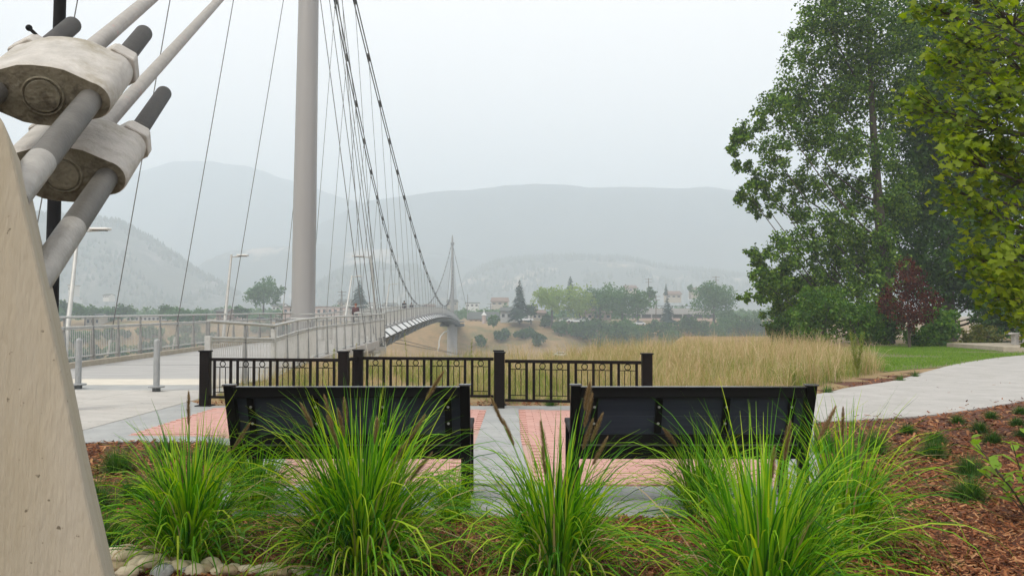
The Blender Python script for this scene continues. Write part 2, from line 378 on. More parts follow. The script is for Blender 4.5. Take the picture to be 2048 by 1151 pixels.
f5 = hill('rocky_hill', 1300, [(-500, 440), (-200, 425), (0, 430), (60, 431), (120, 438), (180, 441), (230, 446), (280, 470), (330, 500), (380, 535), (420, 560), (460, 585), (520, 606), (620, 626)], 340, M['hill_rock'], 31, 1.6)
f6 = hill('wooded_knoll', 1450, [(560, 620), (620, 590), (660, 562), (690, 547), (760, 536), (830, 540), (855, 562), (900, 592), (960, 615)], 240, M['hill_town'], 41)

# far-off woods on the crests and slopes: uncountable, one mass each
def woods(name, label, fn, px0, px1, Y0, W, n, tmin=-.75, hmin=5, hmax=10, bias=1.6):
    vs = []; fs = []
    for i in range(n):
        px = random.uniform(px0, px1); t = tmin * random.random() ** bias if random.random() < .8 else random.uniform(0, .05)
        Y = Y0 + t * W; X = (px - CX) / F * Y0
        if t < -.12 and nz(X, Y, .012, 3) < -.02: continue
        z = fn(X, Y); h = random.uniform(hmin, hmax); r = h * random.uniform(.2, .3); b = len(vs)
        for k in range(5):
            a = k * 2 * PI / 5 + i; vs.append((X + r * math.cos(a), Y + r * math.sin(a), z + h * .12))
        vs.append((X, Y, z + h)); vs.append((X, Y, z - 1))
        for k in range(5): fs.append((b + k, b + (k + 1) % 5, b + 5)); fs.append((b + (k + 1) % 5, b + k, b + 6))
    o = npmesh(name, vs, fs, M['leaf_spruce']); tag(o, label, 'forest', kind='stuff')
woods('ridge_forest', 'dark conifer forest along the crest of the wooded ridge behind the town', f4, 930, 1700, 1670, 440, 3600, hmin=7, hmax=13)
woods('hill_forest', 'scattered conifers on the rocky hill left of the bridge tower', f5, -100, 480, 1300, 340, 3000, hmin=5, hmax=10, bias=1.0)
woods('knoll_forest', 'dark trees on the wooded knoll behind the bridge cables', f6, 640, 880, 1450, 240, 1000, hmin=8, hmax=16)

# ------------------------------------------------------------------ haze
hz = MB().box((0, 1640, 260), (5700, 3700, 553)).build('haze', M['white'])
hm, t, o = nodes('smoke_haze'); pv = t.nodes.new('ShaderNodeVolumePrincipled')
pv.inputs['Density'].default_value = HAZE_DENSITY; pv.inputs['Color'].default_value = c4(HAZE_COLOR); pv.inputs['Anisotropy'].default_value = 0.1
t.links.new(pv.outputs[0], o.inputs['Volume']); hz.data.materials.clear(); hz.data.materials.append(hm)
hm.cycles.homogeneous_volume = True if hasattr(hm.cycles, 'homogeneous_volume') else None
tag(hz, 'pale smoke haze filling the whole valley', 'haze', kind='stuff')

# ------------------------------------------------------------------ paving
P_PATIO = [(-5.5, 9.75), (-4.7, 10.0), (-3.6, 10.0), (-2.95, 9.5), (-2.6, 8.4), (-2.5, 7.2), (-2.45, 6.35), (2.55, 6.3), (2.75, 7.0), (3.0, 8.2), (3.5, 9.9), (4.1, 11.6), (4.6, 13.6), (3.2, 13.9), (-5.0, 13.9), (-5.5, 14.6)]
P_BRICK = [(-4.72, 10.5), (-3.7, 10.4), (-2.9, 10.0), (-2.35, 9.0), (-2.2, 8.0), (-2.15, 7.45), (2.3, 7.4), (2.5, 8.0), (2.75, 9.0), (3.0, 10.4), (2.9, 12.0), (2.6, 13.1), (-4.72, 13.55)]
def poly_slab(name, P, z0, z1, mat, kind='structure'):
    o = MB().prism([(x, y, z0) for x, y in P], (0, 0, z1 - z0)).build(name, mat); tag(o, kind=kind); return o
poly_slab('patio', P_PATIO, -.12, .012, M['concrete_grey'])
# plaza slabs with recessed joints
plaza = [(-13.6, 16.9), (-5.52, 16.9)]
joints_y = [3.0, 5.0, 7.0, 9.2, 11.6, 14.2, 16.75]; joints_x = [-13.2, -11.2, -9.2, -7.3, -5.52]
pl = empty('plaza', (-9, 10, 0)); tag(pl, kind='structure')
for a, b in zip(joints_y, joints_y[1:]):
    for c, d in zip(joints_x, joints_x[1:]):
        o = MB().box(((c + d) / 2, (a + b) / 2, -.05), (d - c - .012, b - a - .012, .13)).build('slab', M['concrete_light'], pl, bevel=.006)
o = MB().box((-9.36, 9.9, -.075), (7.7, 13.7, .1)).build('joint_filler', M['concrete_grey'], pl)
ap = empty('bridge_approach', (-9, 19, 0)); tag(ap, kind='structure')
MB().box((-9.3, 17.35, -.05), (7.3, 1.16, .134)).build('threshold_strip', M['concrete_grey'], ap, bevel=.004)
MB().box((-9.3, 18.75, -.05), (7.3, 1.6, .138)).build('threshold_slab', pm('threshold_concrete', (.50, .47, .40), (.58, .55, .48), 2, .85), ap, bevel=.004)
# path to the right
pn = [gr(1560, 850), gr(1620, 846), gr(1700, 843), gr(1780, 838), gr(1850, 833), gr(1950, 820), gr(2048, 803), gr(2200, 775), gr(2400, 752)]
pf = [gr(1520, 800), gr(1622, 791), gr(1700, 776), gr(1790, 762), gr(1850, 745), gr(1930, 726), gr(2048, 711), gr(2250, 700), gr(2500, 697)]
pn[0] = Vector((3.2, 11.4, 0)); pf[0] = Vector((2.8, 13.75, 0))
def strip(name, A, B, z, mat, n=6, thick=.12):
    def smooth(P):
        Q = []
        for i in range(len(P) - 1):
            p0 = P[max(i - 1, 0)]; p1 = P[i]; p2 = P[i + 1]; p3 = P[min(i + 2, len(P) - 1)]
            for k in range(n):
                t = k / n; Q.append(.5 * ((2 * p1) + (-p0 + p2) * t + (2 * p0 - 5 * p1 + 4 * p2 - p3) * t * t + (-p0 + 3 * p1 - 3 * p2 + p3) * t ** 3))
        return Q + [P[-1]]
    A = smooth(A); B = smooth(B)
    P = [(p.x, p.y, z) for p in A] + [(p.x, p.y, z) for p in reversed(B)]
    m = len(A); mb = MB(); vs = [(p.x, p.y, z) for p in A] + [(p.x, p.y, z) for p in B]
    vs += [(p.x, p.y, z - thick) for p in A] + [(p.x, p.y, z - thick) for p in B]
    fs = [(i, i + 1, m + i + 1, m + i) for i in range(m - 1)] + [(i, 2 * m + i, 2 * m + i + 1, i + 1) for i in range(m - 1)] + [(m + i, m + i + 1, 3 * m + i + 1, 3 * m + i) for i in range(m - 1)]
    o = mb.add(vs, fs).build(name, mat); tag(o, kind='structure')
    return [(p[0], p[1]) for p in P]
PATHP = strip('path', pn, pf, .022, M['concrete_path'])
# lawn
lawn_front = [Vector(p) for p in ((9.6, 22.0, 0), (11, 23.2, 0), (12.7, 24.3, 0), (15.0, 26.2, 0), (18.5, 30.3, 0), (28, 36, 0), (40, 40, 0))]
lawn_back = [Vector(p) for p in ((9.6, 24, 0), (12, 30, 0), (14, 36, 0), (17, 40, 0), (22, 44, 0), (30, 47, 0), (44, 52, 0))]
LAWNP = strip('lawn', lawn_front, lawn_back, .016, M['lawn'], thick=.05)
# brick paving: joint bed plus pavers, laid in running courses; a grey band splits it
bp = empty('brick_paving', (0, 10, 0)); tag(bp, kind='structure')
MB().prism([(x, y, .004) for x, y in P_BRICK], (0, 0, .012)).build('joint_sand', M['joint'], bp)
def band(y): return (-.42 + (10 - y) * -.01 - .0, .10 + max(0, 10 - y) * .03) if y > 7.4 else (9, 9)
BR = []
yy = 7.42; row = 0
while yy < 13.6:
    xx = -4.8 + (.1 if row % 2 else 0)
    while xx < 3.1:
        cx, cy = xx + .1, yy + .05; b0, b1 = band(cy)
        if all(inpoly(cx + dx, cy + dy, P_BRICK) for dx in (-.1, .1) for dy in (-.05, .05)) and not (cx + .09 > b0 and cx - .09 < b1):
            BR.append((cx, cy))
        xx += .2
    yy += .1; row += 1
BR.sort(key=lambda p: p[1] + (0 if -3 < p[0] < 3.1 else 5))
b0 = MB().box((0, 10, .019), (.192, .092, .02)).build('brick', M['brick'], bp)
b0.location = (BR[0][0], BR[0][1] - 10, 0)
for x, y in BR[1:300]: inst(b0, (x, y - 10, random.uniform(-.0015, .0015)), random.gauss(0, .004), parent=bp)
rest = MB()
for x, y in BR[300:]:
    c = Vector((x, y, .029 + random.uniform(-.0015, .0015))); hx_, hy_ = .096, .046
    rest.add([(c.x - hx_, c.y - hy_, c.z), (c.x + hx_, c.y - hy_, c.z), (c.x + hx_, c.y + hy_, c.z), (c.x - hx_, c.y + hy_, c.z), (c.x - hx_, c.y - hy_, .012), (c.x + hx_, c.y - hy_, .012), (c.x + hx_, c.y + hy_, .012), (c.x - hx_, c.y + hy_, .012)], [(0, 1, 2, 3), (4, 5, 1, 0), (5, 6, 2, 1), (7, 4, 0, 3)])
tag(rest.build('bricks', M['brick'], bp), kind='stuff')
bb = MB()
ysb = list(np.arange(7.42, 13.7, .7)); ysb[-1] = 13.6
for ya, yb in zip(ysb, ysb[1:]):
    a0, a1 = band(ya); c0, c1 = band(yb - .01)
    bb.prism([(a0, ya, .002), (a1, ya, .002), (c1, yb - .01, .002), (c0, yb - .01, .002)], (0, 0, .03))
bb.build('grey_band', M['concrete_grey'], bp)

# ------------------------------------------------------------------ bridge geometry
def axis_x(y): return -10.6 - .0396 * (y - 43)
def deck_z(y):
    if y < 20: return .02
    if y < 47: return .02 + .16 * (y - 20) / 27
    # quadratic through (47,.18) (165,1.55) (290,-.9)
    y0, y1, y2 = 47., 165., 290.; z0, z1, z2 = .18, 1.6, -.9
    return z0 * (y - y1) * (y - y2) / ((y0 - y1) * (y0 - y2)) + z1 * (y - y0) * (y - y2) / ((y1 - y0) * (y1 - y2)) + z2 * (y - y0) * (y - y1) / ((y2 - y0) * (y2 - y1))
def edge_l(y): return pwl(y, [(15, -12.0), (20, -12.05), (36, -12.45), (46, -12.5), (50, -12.9)]) if y < 50 else axis_x(y) - 2.05
def edge_r(y):
    if y < 47.5: return pwl(y, [(15, -5.6), (20, -5.65), (28, -6.5), (47.5, -7.1)])
    return axis_x(y) + 2.05
BR_ = empty('suspension_footbridge', (-10.6, 43, 0))
tag(BR_, 'long grey cable-hung footbridge crossing the valley on two slender towers', 'bridge')
# approach deck slab
def sweep_deck(name, ys_, lf, rf, th, mat, parent, zo=0):
    vs = []; fs = []
    for y in ys_:
        z = deck_z(y) + zo; l, r = lf(y), rf(y)
        vs += [(l, y, z), (r, y, z), (r, y, z - th), (l, y, z - th)]
    n = len(ys_)
    for i in range(n - 1):
        a = i * 4; b = a + 4
        for k in range(4): fs.append((a + k, a + (k + 1) % 4, b + (k + 1) % 4, b + k))
    fs += [(0, 1, 2, 3), ((n - 1) * 4 + 3, (n - 1) * 4 + 2, (n - 1) * 4 + 1, (n - 1) * 4)]
    return MB().add(vs, fs).build(name, mat, parent)
sweep_deck('approach_deck', [19.56, 24, 28, 32, 36, 40, 44, 47.5], edge_l, edge_r, .45, M['concrete_deck'], BR_)
for y in (24.5, 29.5, 34.5, 39.5, 44.5):
    MB().bar((edge_l(y) + .3, y, deck_z(y) + .001), (edge_r(y) - .3, y, deck_z(y) + .001), .03, .006).build('expansion_joint', M['underside'], BR_)
# kerb upstand on the left edge, edge beam on the right
def along(fn, y0, y1, step, dx, dz): return [(fn(y) + dx, y, deck_z(y) + dz) for y in list(np.arange(y0, y1, step)) + [y1]]
def rect_sweep(name, pts, wx, wz, mat, parent):
    mb = MB()
    for a, b in zip(pts, pts[1:]): mb.bar(a, b, wx, wz)
    return mb.build(name, mat, parent)
rect_sweep('kerb', along(edge_l, 14.5, 46, 4, .12, .06), .26, .16, M['slab'], BR_)
rect_sweep('edge_beam', along(edge_r, 28, 47.5, 4, .03, -.18), .22, .34, M['concrete_path'], BR_)
# main span deck
sweep_deck('main_deck', [47.52] + list(np.arange(50, 290, 5)) + [290, 310, 334], lambda y: axis_x(y) - 2.05, lambda y: axis_x(y) + 2.05, .28, M['concrete_deck'], BR_)
# widened platform at the far tower
fp = []
for a in np.linspace(-PI / 2, PI / 2, 13): fp.append((axis_x(290) + 2.0 + 2.1 * math.cos(a), 290 + 11 * math.sin(a)))
fl = [(2 * axis_x(290) - x, y) for x, y in reversed(fp)]
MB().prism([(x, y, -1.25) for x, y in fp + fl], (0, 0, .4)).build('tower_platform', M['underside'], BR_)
# fairing panels, brackets and girder
ys_p = list(np.arange(50.5, 288, 5.0))
for side in (1, -1):
    for i, (a, b) in enumerate(zip(ys_p, ys_p[1:])):
        if side < 0 and i > 8: continue
        a2, b2 = a + .06, b - .06
        def pt(y, o_, dz): return Vector((axis_x(y) + side * (2.08 + o_), y, deck_z(y) + dz))
        q = [pt(a2, 0, -.16), pt(b2, 0, -.16), pt(b2, .52, -.56), pt(a2, .52, -.56)]
        nrm = (q[1] - q[0]).cross(q[3] - q[0]).normalized() * .05
        MB().prism(q, nrm * (-1 if nrm.z > 0 else 1)).build('fairing_panel', M['panel'], BR_)
        if nrm.z < 0: nrm = -nrm
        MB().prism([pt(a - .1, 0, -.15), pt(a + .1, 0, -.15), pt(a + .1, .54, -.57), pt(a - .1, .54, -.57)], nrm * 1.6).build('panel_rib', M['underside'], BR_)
        MB().bar(pt(a, .45, -.58), pt(a + .2, .12, -1.45), .12, .1, up=(0, 1, 0)).build('bracket', M['steel'], BR_)
for y in ys_p:
    mb = MB(); x = axis_x(y); z = deck_z(y)
    mb.prism([(x - 2.7, y, z - .68), (x + 2.7, y, z - .68), (x + 1.6, y, z - 1.25), (x - 1.6, y, z - 1.25)], (0, .16, 0))
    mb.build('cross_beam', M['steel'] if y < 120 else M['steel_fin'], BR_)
for s in (-2.2, 2.2):
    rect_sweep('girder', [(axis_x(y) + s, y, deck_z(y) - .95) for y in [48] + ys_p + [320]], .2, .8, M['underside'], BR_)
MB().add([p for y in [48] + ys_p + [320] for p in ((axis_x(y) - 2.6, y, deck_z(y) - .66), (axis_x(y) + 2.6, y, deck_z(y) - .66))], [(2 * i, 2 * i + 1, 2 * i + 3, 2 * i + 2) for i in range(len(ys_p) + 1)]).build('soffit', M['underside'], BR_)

# towers
def tower(x, y, ztop, zbase, r0, r1, lean, name='tower'):
    o = MB().tube([(x, y, zbase), (x + lean * .3, y, lerp(zbase, ztop, .35)), (x + lean, y, ztop - 1.2), (x + lean, y, ztop)], [r0, r0 * .97, r1, r1 * .3], 32).build(name, M['tower'], BR_, smooth=True)
    return o
T1 = (-10.62, 43.0); T2 = (axis_x(290), 290.0)
t1 = tower(T1[0], T1[1], 31, -6, .60, .42, .35)
MB().tube([(T1[0], T1[1], deck_z(43) + .002), (T1[0], T1[1], deck_z(43) + .12)], .8, 24).build('base_collar', M['steel'], t1)
MB().box((T1[0] + .3, T1[1], 27.2), (1.9, .7, .7)).build('saddle', M['steel_fin'], t1, bevel=.08)
t2 = tower(T2[0], T2[1], 28.5, -1.2, .62, .30, 0)
MB().box((T2[0], T2[1], 25.6), (1.2, .9, .8)).build('saddle', M['steel_fin'], t2, bevel=.08)
MB().tube([(T2[0], T2[1], -16), (T2[0], T2[1], -1.3)], 1.75, 20).build('pier', M['concrete_path'], BR_, smooth=True)
MB().box((T2[0], T2[1], -2.2), (8.4, 3.0, 1.0)).build('pier_head', M['underside'], BR_, bevel=.2)
MB().box((-10.3, 45.5, -4.6), (3.0, 2.6, 9.0)).build('pier', M['concrete_grey'], BR_)
for y in (44.0, 46.6):
    for x0 in (-7.4, -8.7):
        MB().bar((x0, y, -.5), (x0 - .35, y, -4.5), .3, .35, up=(0, 1, 0)).build('strut', M['steel'], BR_)
MB().bar((-7.3, 43.6, -1.2), (-7.3, 47.2, -.7), .2, .3).build('brace', M['steel'], BR_)
MB().bar((-12.3, 46.9, -.55), (-6.95, 46.9, -.55), .4, .5).build('end_beam', M['concrete_path'], BR_)

# main cables (twin ropes), clamps, hangers
SAD1 = 27.2; YM = 166.0; SAD2 = 25.6
def cable_pt(side, y, off=0):
    if y <= YM:
        s = (y - 43) / (YM - 43); zl = deck_z(YM) + 1.5
        z = zl + (SAD1 - zl) * (1 - s) ** 2; k = 1 - (1 - s) ** 2
    else:
        s = (290 - y) / (290 - YM); zl = deck_z(YM) + 1.5
        z = zl + (SAD2 - zl) * (1 - s) ** 2; k = 1 - (1 - s) ** 2
    return Vector((axis_x(y) + side * (.25 + 1.95 * k) + off, y, z))
cl0 = None
for side in (1, -1):
    yy_ = [43, 46, 49, 52, 55, 58, 62] + list(np.arange(66, 290, 6.0)) + [290]
    for off in (-.09, .09):
        MB().tube([cable_pt(side, y, off) for y in yy_], .041, 6).build('main_cable', M['rope'], BR_, smooth=True)
    y = 50.0
    while y < 287:
        if abs(y - YM) > 2:
            c = cable_pt(side, y); e = Vector((axis_x(y) + side * 2.25, y, deck_z(y) - .1))
            h = MB().tube([c, e], .017 if y < 120 else .021, 5, cap=False).build('hanger', M['wire'], BR_)
            d = (cable_pt(side, y + .5) - c).normalized()
            mb = MB(); mb.bar(c - d * .42, c + d * .36, .24, .12); mb.bar(c, c + (e - c).normalized() * .55, .07, .07, up=(0, 1, 0))
            for k in (-.3, 0, .3): mb.box(c + d * k + Vector((0, 0, .1)), (.10, .08, .10))
            mb.build('clamp', M['rope'], BR_)
        y += 6.0
# far backstays
for x, z in ((-16.9, -1.0), (-26.5, -1.0)):
    MB().tube([(T2[0], 290, 25.6), (x, 338, z)], .07, 5).build('backstay', M['rope'], BR_)
# near left backstay with its hangers to the approach deck
bs = [(-10.3, 43, 27.0), (-8.75, 36.6, 23.4), (-9.0, 26, 17.7), (-9.3, 15, 11.6), (-9.6, -4, .6)]
MB().tube(bs, .06, 6).build('backstay', M['rope'], BR_)
for pb, yb, pt_, YY in ((566, 620, 628, 46), (450, 700, 567, 36.6), (345, 700, 467, 31.3), (215, 712, 340, 26), (40, 640, 155, 21)):
    b = at(pb, yb, YY); tp = at(pt_, 0, YY); d = (tp - b) / (tp.z - b.z)
    zt = 27 - (43 - YY) * .56; tp = b + d * (zt - b.z)
    h = MB().tube([tp, b], .016, 5, cap=False).build('hanger', M['wire'], BR_)
    MB().tube([b + d * .0, b + d * .5], .03, 6).build('turnbuckle', M['steel'], h)
for pb, yb, pt_, YY in ((736, 716, 641, 38.0), (752, 697, 659, 42.5), (760, 684, 671, 46.0), (767, 690, 676, 47.0), (772, 700, 684, 47.3)):
    b = at(pb, yb, YY); tp = at(pt_, 0, YY); d = (tp - b) / (tp.z - b.z); tp = b + d * (25.5 - b.z)
    h = MB().tube([tp, b], .019, 5, cap=False).build('hanger', M['wire'], BR_)
    MB().tube([b + d * .0, b + d * .7], .035, 6).build('turnbuckle', M['steel'], h)
# wind guys under the span and the white sleeve hanging by the far pier
for x, y0 in ((2.6, 62), (2.9, 66)):
    MB().tube([(axis_x(y0) + x - 1, y0, deck_z(y0) - .9), (-7.2, 120, -4.2), (-6.5, 190, -5.6), (-13, 285, -4.2)], .03, 5).build('wind_guy', M['wire'], BR_)
MB().tube([at(897, 661, 287), at(888, 664, 286), at(881, 672, 285), at(878, 682, 284), at(878, 692, 284), at(875, 702, 284)], .22, 6).build('drain_sleeve', M['white'], BR_, smooth=True)

# ------------------------------------------------------------------ railings
def fin_mesh(h):
    mb = MB()
    mb.prism([(-.022, -.02, h), (.022, -.02, h), (.028, -.02, h * .72), (.075, -.02, .02), (.075, -.02, -.12), (-.075, -.02, -.12), (-.075, -.02, .02), (-.028, -.02, h * .72)], (0, .04, 0))
    return mb
def railing(parent, pts, hs, post_step=2.0, r=.03, bal=.115, first=None, offz=0, simple=False):
    """pts: list of (x,y,z) base line; hs: height at each point"""
    P = [Vector(p) for p in pts]
    def lift(f): return [p + Vector((0, 0, h * f)) for p, h in zip(P, hs)]
    MB().tube(lift(1.0), r * 1.15, 8).build('top_rail', M['steel'], parent, smooth=True)
    MB().tube(lift(.775), r * .85, 6).build('mid_rail', M['steel'], parent, smooth=True)
    MB().tube(lift(.735), r * .7, 6).build('mid_rail', M['steel'], parent, smooth=True)
    MB().tube(lift(.10), r * .8, 6).build('bottom_rail', M['steel'], parent, smooth=True)
    bm_ = MB(); proto = None
    for (a, b, ha, hb) in zip(P, P[1:], hs, hs[1:]):
        L = (b - a).length; n = max(1, int(L / bal)); d = (b - a)
        ang = math.atan2(d.y, d.x)
        for i in range(n):
            p = a + d * (i / n); h = lerp(ha, hb, i / n); q = .008 if bal < .2 else .011
            vs = []
            for z in (h * .10, h * .735):
                for k in range(3): vs.append(p + Vector((q * math.cos(k * 2.09), q * math.sin(k * 2.09), z)))
            bm_.add(vs, [(0, 1, 4, 3), (1, 2, 5, 4), (2, 0, 3, 5)])
        m = max(1, round(L / post_step))
        for i in range(m + (1 if b is P[-1] else 0)):
            p = a + d * (i / m); h = lerp(ha, hb, i / m)
            if proto is None:
                proto = fin_mesh(1.0).build('post', M['steel_fin'], None); proto.parent = parent
            o = proto if i == 0 and a is P[0] else proto.copy()
            if o is not proto: COL.objects.link(o); o.parent = parent
            o.location = p - WL[parent]; o.rotation_euler = (0, 0, ang + PI / 2); o.scale = (1, 1, h)
    tag(bm_.build('balusters', M['steel'], parent), kind='stuff')
rl = empty('railing', (-12.05, 14.6, 0)); tag(rl, 'long grey steel railing along the left side of the bridge approach', 'railing')
ylist = [14.6, 19, 23, 28, 33, 36, 40, 46]
railing(rl, [(edge_l(y) + .02, y, deck_z(y) + .14 if y < 46.1 else 0) for y in ylist], [1.24] * len(ylist))
rr = empty('railing', (-5.6, 15.7, 0)); tag(rr, 'grey steel railing along the right side of the bridge approach behind the black fence', 'railing')
railing(rr, [(-5.6, 15.7, 0), (-5.6, 20.0, -.14)], [1.37, 1.37])
railing(rr, [(-5.6, 20.0, -.14), (-6.05, 24, -.05), (-6.55, 28.5, .0), (-6.85, 38, .06), (-7.08, 47.2, .16)], [1.37, 1.38, 1.38, 1.37, 1.37])
for (x, y, h, zz) in ((-5.6, 15.7, 1.1, 0), (-5.6, 20.0, 1.25, -.1)):
    MB().box((x, y, h / 2 + zz), (.11, .11, h)).build('end_post', M['steel'], rr, bevel=.01)
rg = empty('railing', (-12.5, 46.05, .1)); tag(rg, 'short railing wrapped round the foot of the near bridge tower', 'railing')
railing(rg, [(-12.35, 45.6, .16), (-11.55, 41.6, .15), (-9.75, 41.4, .15), (-9.55, 43.0, .15), (-9.55, 45, .16)], [1.36] * 5, post_step=1.6)
mr_ = []
for side in (-1, 1):
    g = empty('span_railing', (axis_x(50) + side * 1.9, 50, 0), BR_); g.location = Vector(g.location) - WL[BR_]; 
    ylist = [47.8] + list(np.arange(52, 290, 6.0)) + [300, 330]
    railing(g, [(axis_x(y) + side * 1.95, y, deck_z(y)) for y in ylist], [1.38] * len(ylist), post_step=2.5, bal=.20, r=.032)
for a, b in (((-7.08, 47.2), (-8.85, 47.7)),):
    g = empty('return_railing', (a[0], a[1], .16), BR_); g.location = Vector(g.location) - WL[BR_]
    railing(g, [(a[0], a[1], .16), (b[0], b[1], .18)], [1.37, 1.37], post_step=.9)
rb = empty('railing', (-8.2, 30, 0))
tag(rb, 'low grey barrier rail standing inside the deck near the tower foot', 'railing')
MB().tube([(-10.3, 39.6, 1.3), (-8.3, 39.6, 1.3)], .03, 8).build('top_rail', M['steel'], rb)
for x in (-10.2, -9.3, -8.4): MB().tube([(x, 39.6, .1), (x, 39.6, 1.3)], .025, 6).build('post', M['steel_fin'], rb)

# ------------------------------------------------------------------ bridge lamps
def bridge_lamp(base, top, armx, label, r=.06):
    b = Vector(base); t_ = Vector(top); g = empty('bridge_lamp', b); tag(g, label, 'street lamp', 'lamps along the bridge')
    MB().tube([b, t_], [r * 1.25, r * .8], 10).build('pole', M['steel'], g, smooth=True)
    e = t_ + Vector((armx, 0, .02))
    MB().tube([t_ - Vector((0, 0, .1)), e * .7 + t_ * .3 - Vector((0, 0, .08))], .03, 8).build('arm', M['steel'], g, smooth=True)
    s = 1 if armx > 0 else -1
    mb = MB(); c = t_ + Vector((armx * .75, 0, -.06)); L = abs(armx) * .36
    mb.prism([c + Vector((-L, -.16, 0)), c + Vector((L * .8, -.16, 0)), c + Vector((L, -.1, 0)), c + Vector((L, .1, 0)), c + Vector((L * .8, .16, 0)), c + Vector((-L, .16, 0))], (0, 0, .07))
    h = mb.build('lamp_head', M['panel'], g, bevel=.02)
    MB().box(c + Vector((0, 0, -.012)), (L * 1.2, .22, .02)).build('lens', M['glass'], h)
bridge_lamp(at(128, 726, 23.5), at(157, 456, 25), .85, 'leftmost bridge lamp, its pole leaning beside the steel rod')
bridge_lamp(at(445, 690, 36.8), at(463, 509, 37.5), .68, 'bridge lamp on the left railing between the hangers, left of the tower')
bridge_lamp(at(756, 688, 46.8), at(741, 511, 46.8), -.9, 'bridge lamp on the right railing with its head pointing left')
bridge_lamp(at(690, 640, 66), at(704, 551, 67.5), .75, 'bridge lamp beyond the tower in front of the lone spruce', .07)
bridge_lamp(at(770, 628, 97), at(779, 567, 98), .9, 'small distant bridge lamp between the two main cables', .08)

# ------------------------------------------------------------------ bollards
def bollard(x, y, label):
    g = empty('bollard', (x, y, .015)); tag(g, label, 'bollard', 'bollards across the bridge entrance')
    MB().lathe((x, y, .015), [(.06, .05), (.06, .95), (.056, .975), (.04, .995), (.015, 1.005)], 20).build('post', M['bollard'], g, smooth=True)
    MB().lathe((x, y, .015), [(.15, .075), (.155, .085), (.155, .10), (.15, .105)], 24).build('flange', M['bollard'], g, smooth=True)
    MB().lathe((x, y, .015), [(.075, 0), (.075, .074)], 16).build('foot', M['underside'], g, smooth=True)
bollard(-8.65, 17.0, 'grey steel bollard nearer the black lamp post')
bollard(-6.86, 16.45, 'grey steel bollard nearer the black fence')

# ------------------------------------------------------------------ black lamp post
g = empty('lamp_post', (-7.05, 13.0, .015)); tag(g, 'tall black lamp post behind the concrete anchor block', 'lamp post')
MB().tube([(-7.05, 13, 1.0), (-6.98, 13, 7.2)], [.105, .088], 12).build('pole', M['black'], g, smooth=True)
MB().lathe((-7.05, 13, .015), [(.22, 0), (.22, .12), (.17, .2), (.155, .75), (.15, .86), (.18, .89), (.18, .94), (.145, .97), (.175, 1.0), (.175, 1.05), (.12, 1.1)], 20).build('base', M['black'], g, smooth=True)
a0 = at(112, 108, 13.0); a1 = at(58, 56, 12.9)
arm = MB().tube([a0, a1], .028, 8).build('banner_arm', M['black'], g, smooth=True)
bmx = bmesh.new(); bmesh.ops.create_uvsphere(bmx, u_segments=12, v_segments=8, radius=.05); me = bpy.data.meshes.new('finial'); bmx.to_mesh(me); bmx.free(); me.materials.append(M['black'])
fo = link('finial', me, arm); fo.location = a1 - WL[g]
MB().box(at(126, 82, 13.0), (.14, .14, .08)).build('clamp', M['black'], g, bevel=.01)
MB().box((-7.0, 13, 7.45), (.5, .3, .5)).build('lantern', M['black'], g, bevel=.05)

# ------------------------------------------------------------------ black fence
g = empty('ornamental_fence', (-1.5, 13.6, 0)); tag(g, 'low black metal fence with ring ornaments in front of the dry grass', 'fence')
FP = dict(A=(-5.0, 13.9), B=(-2.7, 13.65), C=(-2.58, 14.3), D=(-.22, 14.0), E=(-.19, 13.4), Fp=(2.05, 12.95))
pz = .015
pm_ = MB().box((-1.5, 13.6, .45), (.15, .15, .88)).build('post', M['black_brown'], g, bevel=.004)
cap = MB().prism([(-1.59, 13.51, .89), (-1.41, 13.51, .89), (-1.41, 13.69, .89), (-1.59, 13.69, .89)], (0, 0, .02)).build('cap', M['black'], pm_)
plate = MB().box((-1.5, 13.6, .018), (.26, .24, .016)).build('base_plate', M['black'], pm_)
first = True
for k, (x, y) in FP.items():
    o = pm_ if first else copy_tree(pm_, g); first = False
    o.location = (x + 1.5, y - 13.6, 0)
ringme = None
def fence_panel(a, b, units='1,2,2,1', n_c=6):
    a = Vector((a[0], a[1], 0)); b = Vector((b[0], b[1], 0)); d = (b - a).normalized()
    a = a + d * .085; b = b - d * .085; L = (b - a).length
    ang = math.atan2(d.y, d.x)
    MB().bar(a + Vector((0, 0, .765)), b + Vector((0, 0, .765)), .055, .05).build('top_rail', M['black_brown'], g, bevel=.004)
    MB().bar(a + Vector((0, 0, .155)), b + Vector((0, 0, .155)), .045, .04).build('bottom_rail', M['black_brown'], g)
    u = [int(c) for c in units.split(',')]
    tot = sum(u) * 1.0 + (len(u) - 1) * .42; cell = (L - .14) / tot; x = .07
    for gi, nn in enumerate(u):
        for j in range(nn + 1):
            p = a + d * (x + cell * j)
            MB().box(p + Vector((0, 0, .458)), (.042, .02, .566), rz=ang).build('baluster', M['black_brown'], g)
            if j < nn:
                c = p + d * cell / 2
                mb = MB(); pts = [c + d * (.045 * math.cos(t_)) + Vector((0, 0, .692 + .045 * math.sin(t_))) for t_ in np.linspace(0, 2 * PI, 15)]
                mb.tube(pts, .008, 5, cap=False); mb.build('ring', M['black_brown'], g, smooth=True)
                for zz in (.64, .235):
                    MB().bar(p + d * .02 + Vector((0, 0, zz)), p + d * (cell - .02) + Vector((0, 0, zz)), .012, .012).build('cross_bar', M['black_brown'], g)
                for f in (.33, .67):
                    q = p + d * cell * f
                    MB().box(q + Vector((0, 0, .4375)), (.011, .011, .393), rz=ang).build('thin_bar', M['black_brown'], g)
        x += cell * nn + cell * .42
fence_panel(FP['A'], FP['B']); fence_panel(FP['C'], FP['D']); fence_panel(FP['E'], FP['Fp'])
